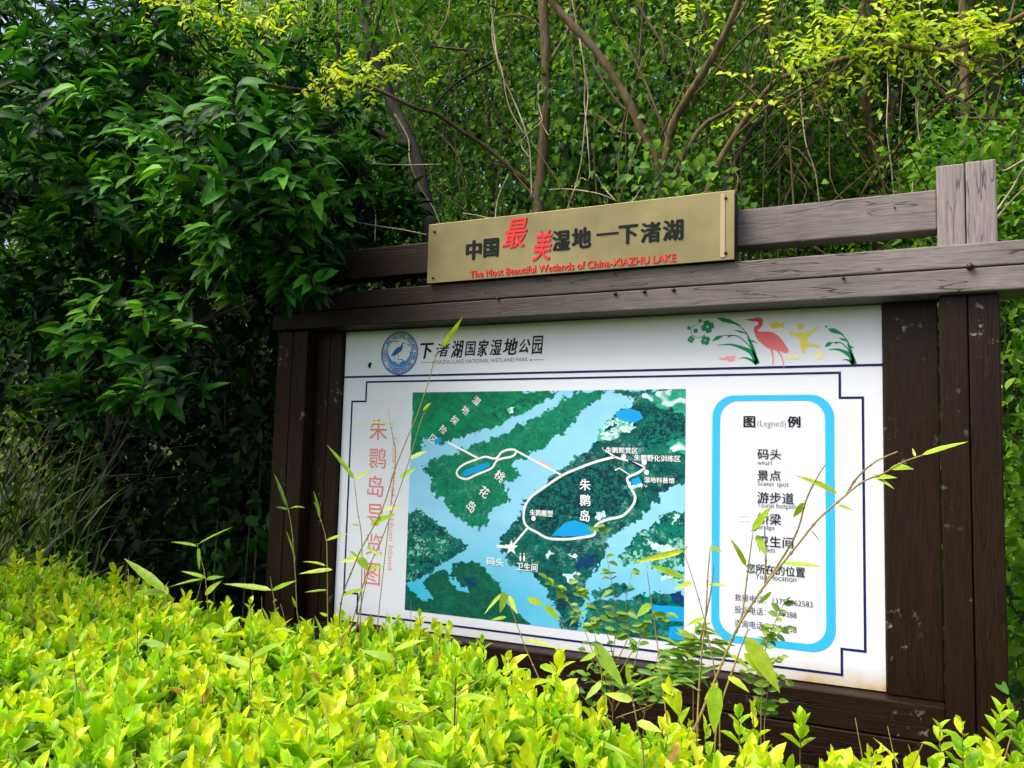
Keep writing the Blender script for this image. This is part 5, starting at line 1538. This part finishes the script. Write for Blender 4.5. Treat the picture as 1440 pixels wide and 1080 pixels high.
# ---- weeds at the foot of the board
def herb(label, name, Y, stems, dens, L, Wd, var, r=.0018, pinn=True, group=None):
    b0 = P(*stems[0][0], Y)
    root = thing(name, label, 'weed', (float(b0[0]), Y, 0.0), group)
    pts, dirs = [], []
    for i, s in enumerate(stems):
        q = smooth_path([P(u, v, Y - .01 * j) for j, (u, v) in enumerate(s)], 8)
        qq = np.vstack([[q[0][0], Y, .02], q]) if i == 0 else q
        tube('stem', qq, r, r * .5, M_STALK, root, 4)
        m_ = max(3, int(dens * len(q)))
        for k in range(m_):
            t_ = RNG.uniform(.25, 1) if k else 1.0
            idx = int(t_ * (len(q) - 1))
            pts.append(q[idx]); dirs.append(unit(np.array([(-1) ** k * .9, RNG.normal(-.2, .3), RNG.normal(.15, .35)])))
    pts, dirs = np.array(pts), np.array(dirs); n_ = len(pts)
    leaf_objects(root, pts, dirs, leaf_normals(n_, .6, .7, .35), L * RNG.uniform(.65, 1.25, n_), Wd * RNG.uniform(.75, 1.2, n_), np.clip(RNG.normal(.5, .22, n_), 0, 1), var, TINTS)
    return root


VL = leaf_variants('lance_leaf', T_LANCE, ML_WEED, TINTS)
herb('bushy weed with small oval leaves in front of the lower middle of the map', 'leafy_weed', -.75,
     [[(862, 985), (862, 930), (866, 880), (862, 830), (850, 770), (840, 740)], [(860, 970), (835, 920), (815, 870), (790, 835), (768, 812)], [(864, 960), (890, 915), (915, 880), (940, 862)], [(864, 930), (850, 880), (830, 845), (800, 820)],
      [(862, 940), (885, 890), (880, 845), (890, 800)], [(866, 985), (905, 950), (935, 925), (960, 915)], [(862, 960), (840, 940), (818, 905)], [(864, 985), (900, 970), (930, 960), (955, 955)], [(860, 990), (845, 965), (822, 950)], [(864, 1000), (885, 960), (900, 900), (905, 870)], [(862, 1000), (850, 960), (838, 900), (830, 870)], [(866, 1010), (925, 985), (950, 940), (965, 915)], [(862, 1010), (825, 985), (800, 950)]], .55, .036, .017, VW)
herb('slender weed with tiny leaves crossing the phone numbers', 'leafy_weed', -.85,
     [[(1070, 1000), (1073, 950), (1078, 905), (1090, 875), (1104, 845)], [(1073, 950), (1085, 930), (1098, 925)], [(1078, 905), (1092, 893), (1105, 882)], [(1071, 965), (1055, 955), (1048, 945)], [(1074, 960), (1092, 952), (1108, 958)], [(1080, 900), (1070, 885)]], .55, .026, .015, VW)
herb('weed with whorled narrow leaves at the lower left of the legend box', 'leafy_weed', -.8,
     [[(975, 985), (974, 940), (976, 905), (978, 875)], [(974, 950), (960, 925), (952, 905)], [(975, 940), (992, 915), (1003, 898)], [(974, 965), (955, 955), (940, 945)]], .9, .075, .016, VL)
herb('small weed with thin leaves in front of the bottom rail', 'leafy_weed', -.9,
     [[(905, 1010), (912, 975), (920, 945), (925, 920)], [(908, 1000), (930, 980), (945, 960)], [(906, 1000), (890, 980), (880, 965)]], .7, .05, .014, VL)
herb('tiny weed clinging beside the left post base', 'leafy_weed', -.35,
     [[(392, 905), (388, 870), (384, 845)], [(390, 890), (382, 875)]], .7, .024, .018, VW)
herb('dark little weed at the foot of the right of the bottom rail', 'leafy_weed', -.8,
     [[(1075, 1020), (1078, 985), (1082, 960)], [(1076, 1000), (1060, 985)], [(1077, 1000), (1095, 985)]], .8, .035, .02, VW)

# ---- tall sprouts of the hedge, each a shoot standing above it
def sprout(label, Y, u, v0, v1, n_, L, base_t, lean=0):
    b0 = P(u, v0, Y); t0 = P(u + lean, v1, Y)
    root = thing('privet_sprout', label, 'shoot', (float(b0[0]), Y, 0.0), 'tall sprouts rising from the hedge')
    tube('stem', smooth_path([np.array([b0[0], Y, .3]), b0, t0]), .003, .0015, M_TWIG, root, 5)
    for k in range(n_):
        t_ = .25 + .75 * k / max(1, n_ - 1); p = b0 * (1 - t_) + t0 * t_
        for s in (-1, 1):
            a = k * 1.57 + .5 + (0 if s > 0 else math.pi)
            sp_ = 1.0 - .55 * t_
            d = unit(np.array([math.cos(a) * math.sin(sp_), math.sin(a) * math.sin(sp_), math.cos(sp_)]))
            nr = unit(np.array([-math.cos(a) * math.cos(sp_), -math.sin(a) * math.cos(sp_), math.sin(sp_)]) + RNG.normal(0, .15, 3))
            l_ = L * RNG.uniform(.8, 1.15) * (1.05 - .3 * t_)
            leaf_objects(root, [p], d[None], nr[None], [l_], [l_ * .5], [np.clip(base_t + RNG.normal(0, .1), 0, 1)], VH, TINTS)


sprout('yellow-tipped privet sprout standing before the lower right post', -.75, 1400, 1060, 1003, 4, .062, .72, 6)
sprout('privet sprout with yellow leaves before the bottom rail near the right post', -.85, 1322, 1068, 1028, 3, .05, .78)
sprout('tall privet sprout with big yellow leaves at the left of the hedge', -1.05, 70, 930, 850, 4, .075, .85, 3)
sprout('yellow privet sprout rising before the dark opening below the left post', -.7, 352, 890, 850, 4, .05, .82)
sprout('yellow privet sprout touching the lower left corner of the white board', -.55, 590, 900, 868, 4, .045, .9)
sprout('reddish-yellow privet sprout at the back of the hedge far left', -.3, 128, 845, 822, 3, .045, .88)
sprout('privet sprout with broad leaves at the middle front of the hedge', -1.5, 640, 985, 925, 4, .06, .6)
sprout('privet sprout just right of the lower map corner', -.6, 618, 912, 885, 3, .045, .85)

# ---- bamboo blades and thin stalks mixed through the hedge
nb = 560
bx_ = RNG.uniform(-2.6, 3.0, nb * 3); by_ = RNG.uniform(-2.4, -.3, nb * 3)
kp = by_ < hedge_back(bx_) - .1
bx_, by_ = bx_[kp][:nb], by_[kp][:nb]; nb = len(bx_)
bp_ = np.stack([bx_, by_, hedge_top(bx_, by_) + RNG.uniform(.0, .11, nb)], 1)
bd = unit(np.stack([RNG.normal(.1, .8, nb), RNG.normal(-.1, .6, nb), RNG.normal(.15, .4, nb)], 1))
bl_ = RNG.uniform(.06, .15, nb)
o = leaf_cloud('bamboo_blades', bp_, bd, leaf_normals(nb, .8, .6), bl_, bl_ * RNG.uniform(.11, .17, nb), RNG.uniform(.1, .9, nb), T_LANCE, ML_BAMB, None, 'stuff')
o['label'] = 'narrow bamboo blades poking up among the privet leaves'
tw = []
for i in range(0, nb, 2):
    b_ = bp_[i] - np.array([RNG.normal(0, .05), RNG.normal(0, .05), .25]); e_ = bp_[i] + bd[i] * .05 + np.array([RNG.normal(0, .08), 0, RNG.uniform(0, .16)])
    tw.append(tube_geo(smooth_path([b_, (b_ + e_) / 2 + RNG.normal(0, .012, 3), e_], 4), .0022, .001, 4))
v, f = join(tw); o2 = mesh_obj('thin_stalks', v, f, M_STALK, None, False, 'stuff'); o2['label'] = 'thin reddish stalks rising through the hedge'

for a in (('privet sprout with pale yellow leaves near the left edge of the hedge', -1.0, 28, 915, 858, 4, .06, .8, 2),
          ('leafy privet sprout right of the big-leaved sprout on the left', -.95, 122, 905, 838, 4, .07, .7, 4),
          ('privet sprout beside the pale broad-bladed shoot', -.85, 205, 900, 838, 4, .06, .6, -3),
          ('privet sprout below the spreading bamboo in the dark opening', -.75, 318, 900, 852, 4, .055, .65, 2),
          ('upright privet sprout hiding the lower left corner of the board', -.6, 478, 915, 872, 4, .055, .62, 3),
          ('privet sprout with dark green lower leaves before the bottom left of the map', -.65, 545, 925, 878, 4, .055, .5, 2),
          ('privet sprout where the hedge dips away from the bottom rail', -.8, 680, 950, 905, 4, .055, .55, -2),
          ('tallest privet sprout in the middle of the lower right hedge', -1.0, 1125, 1065, 1015, 4, .058, .68, 3),
          ('privet sprout under the short stout bamboo shoot', -1.25, 1040, 1060, 1010, 4, .055, .6, -2)):
    sprout(*a)
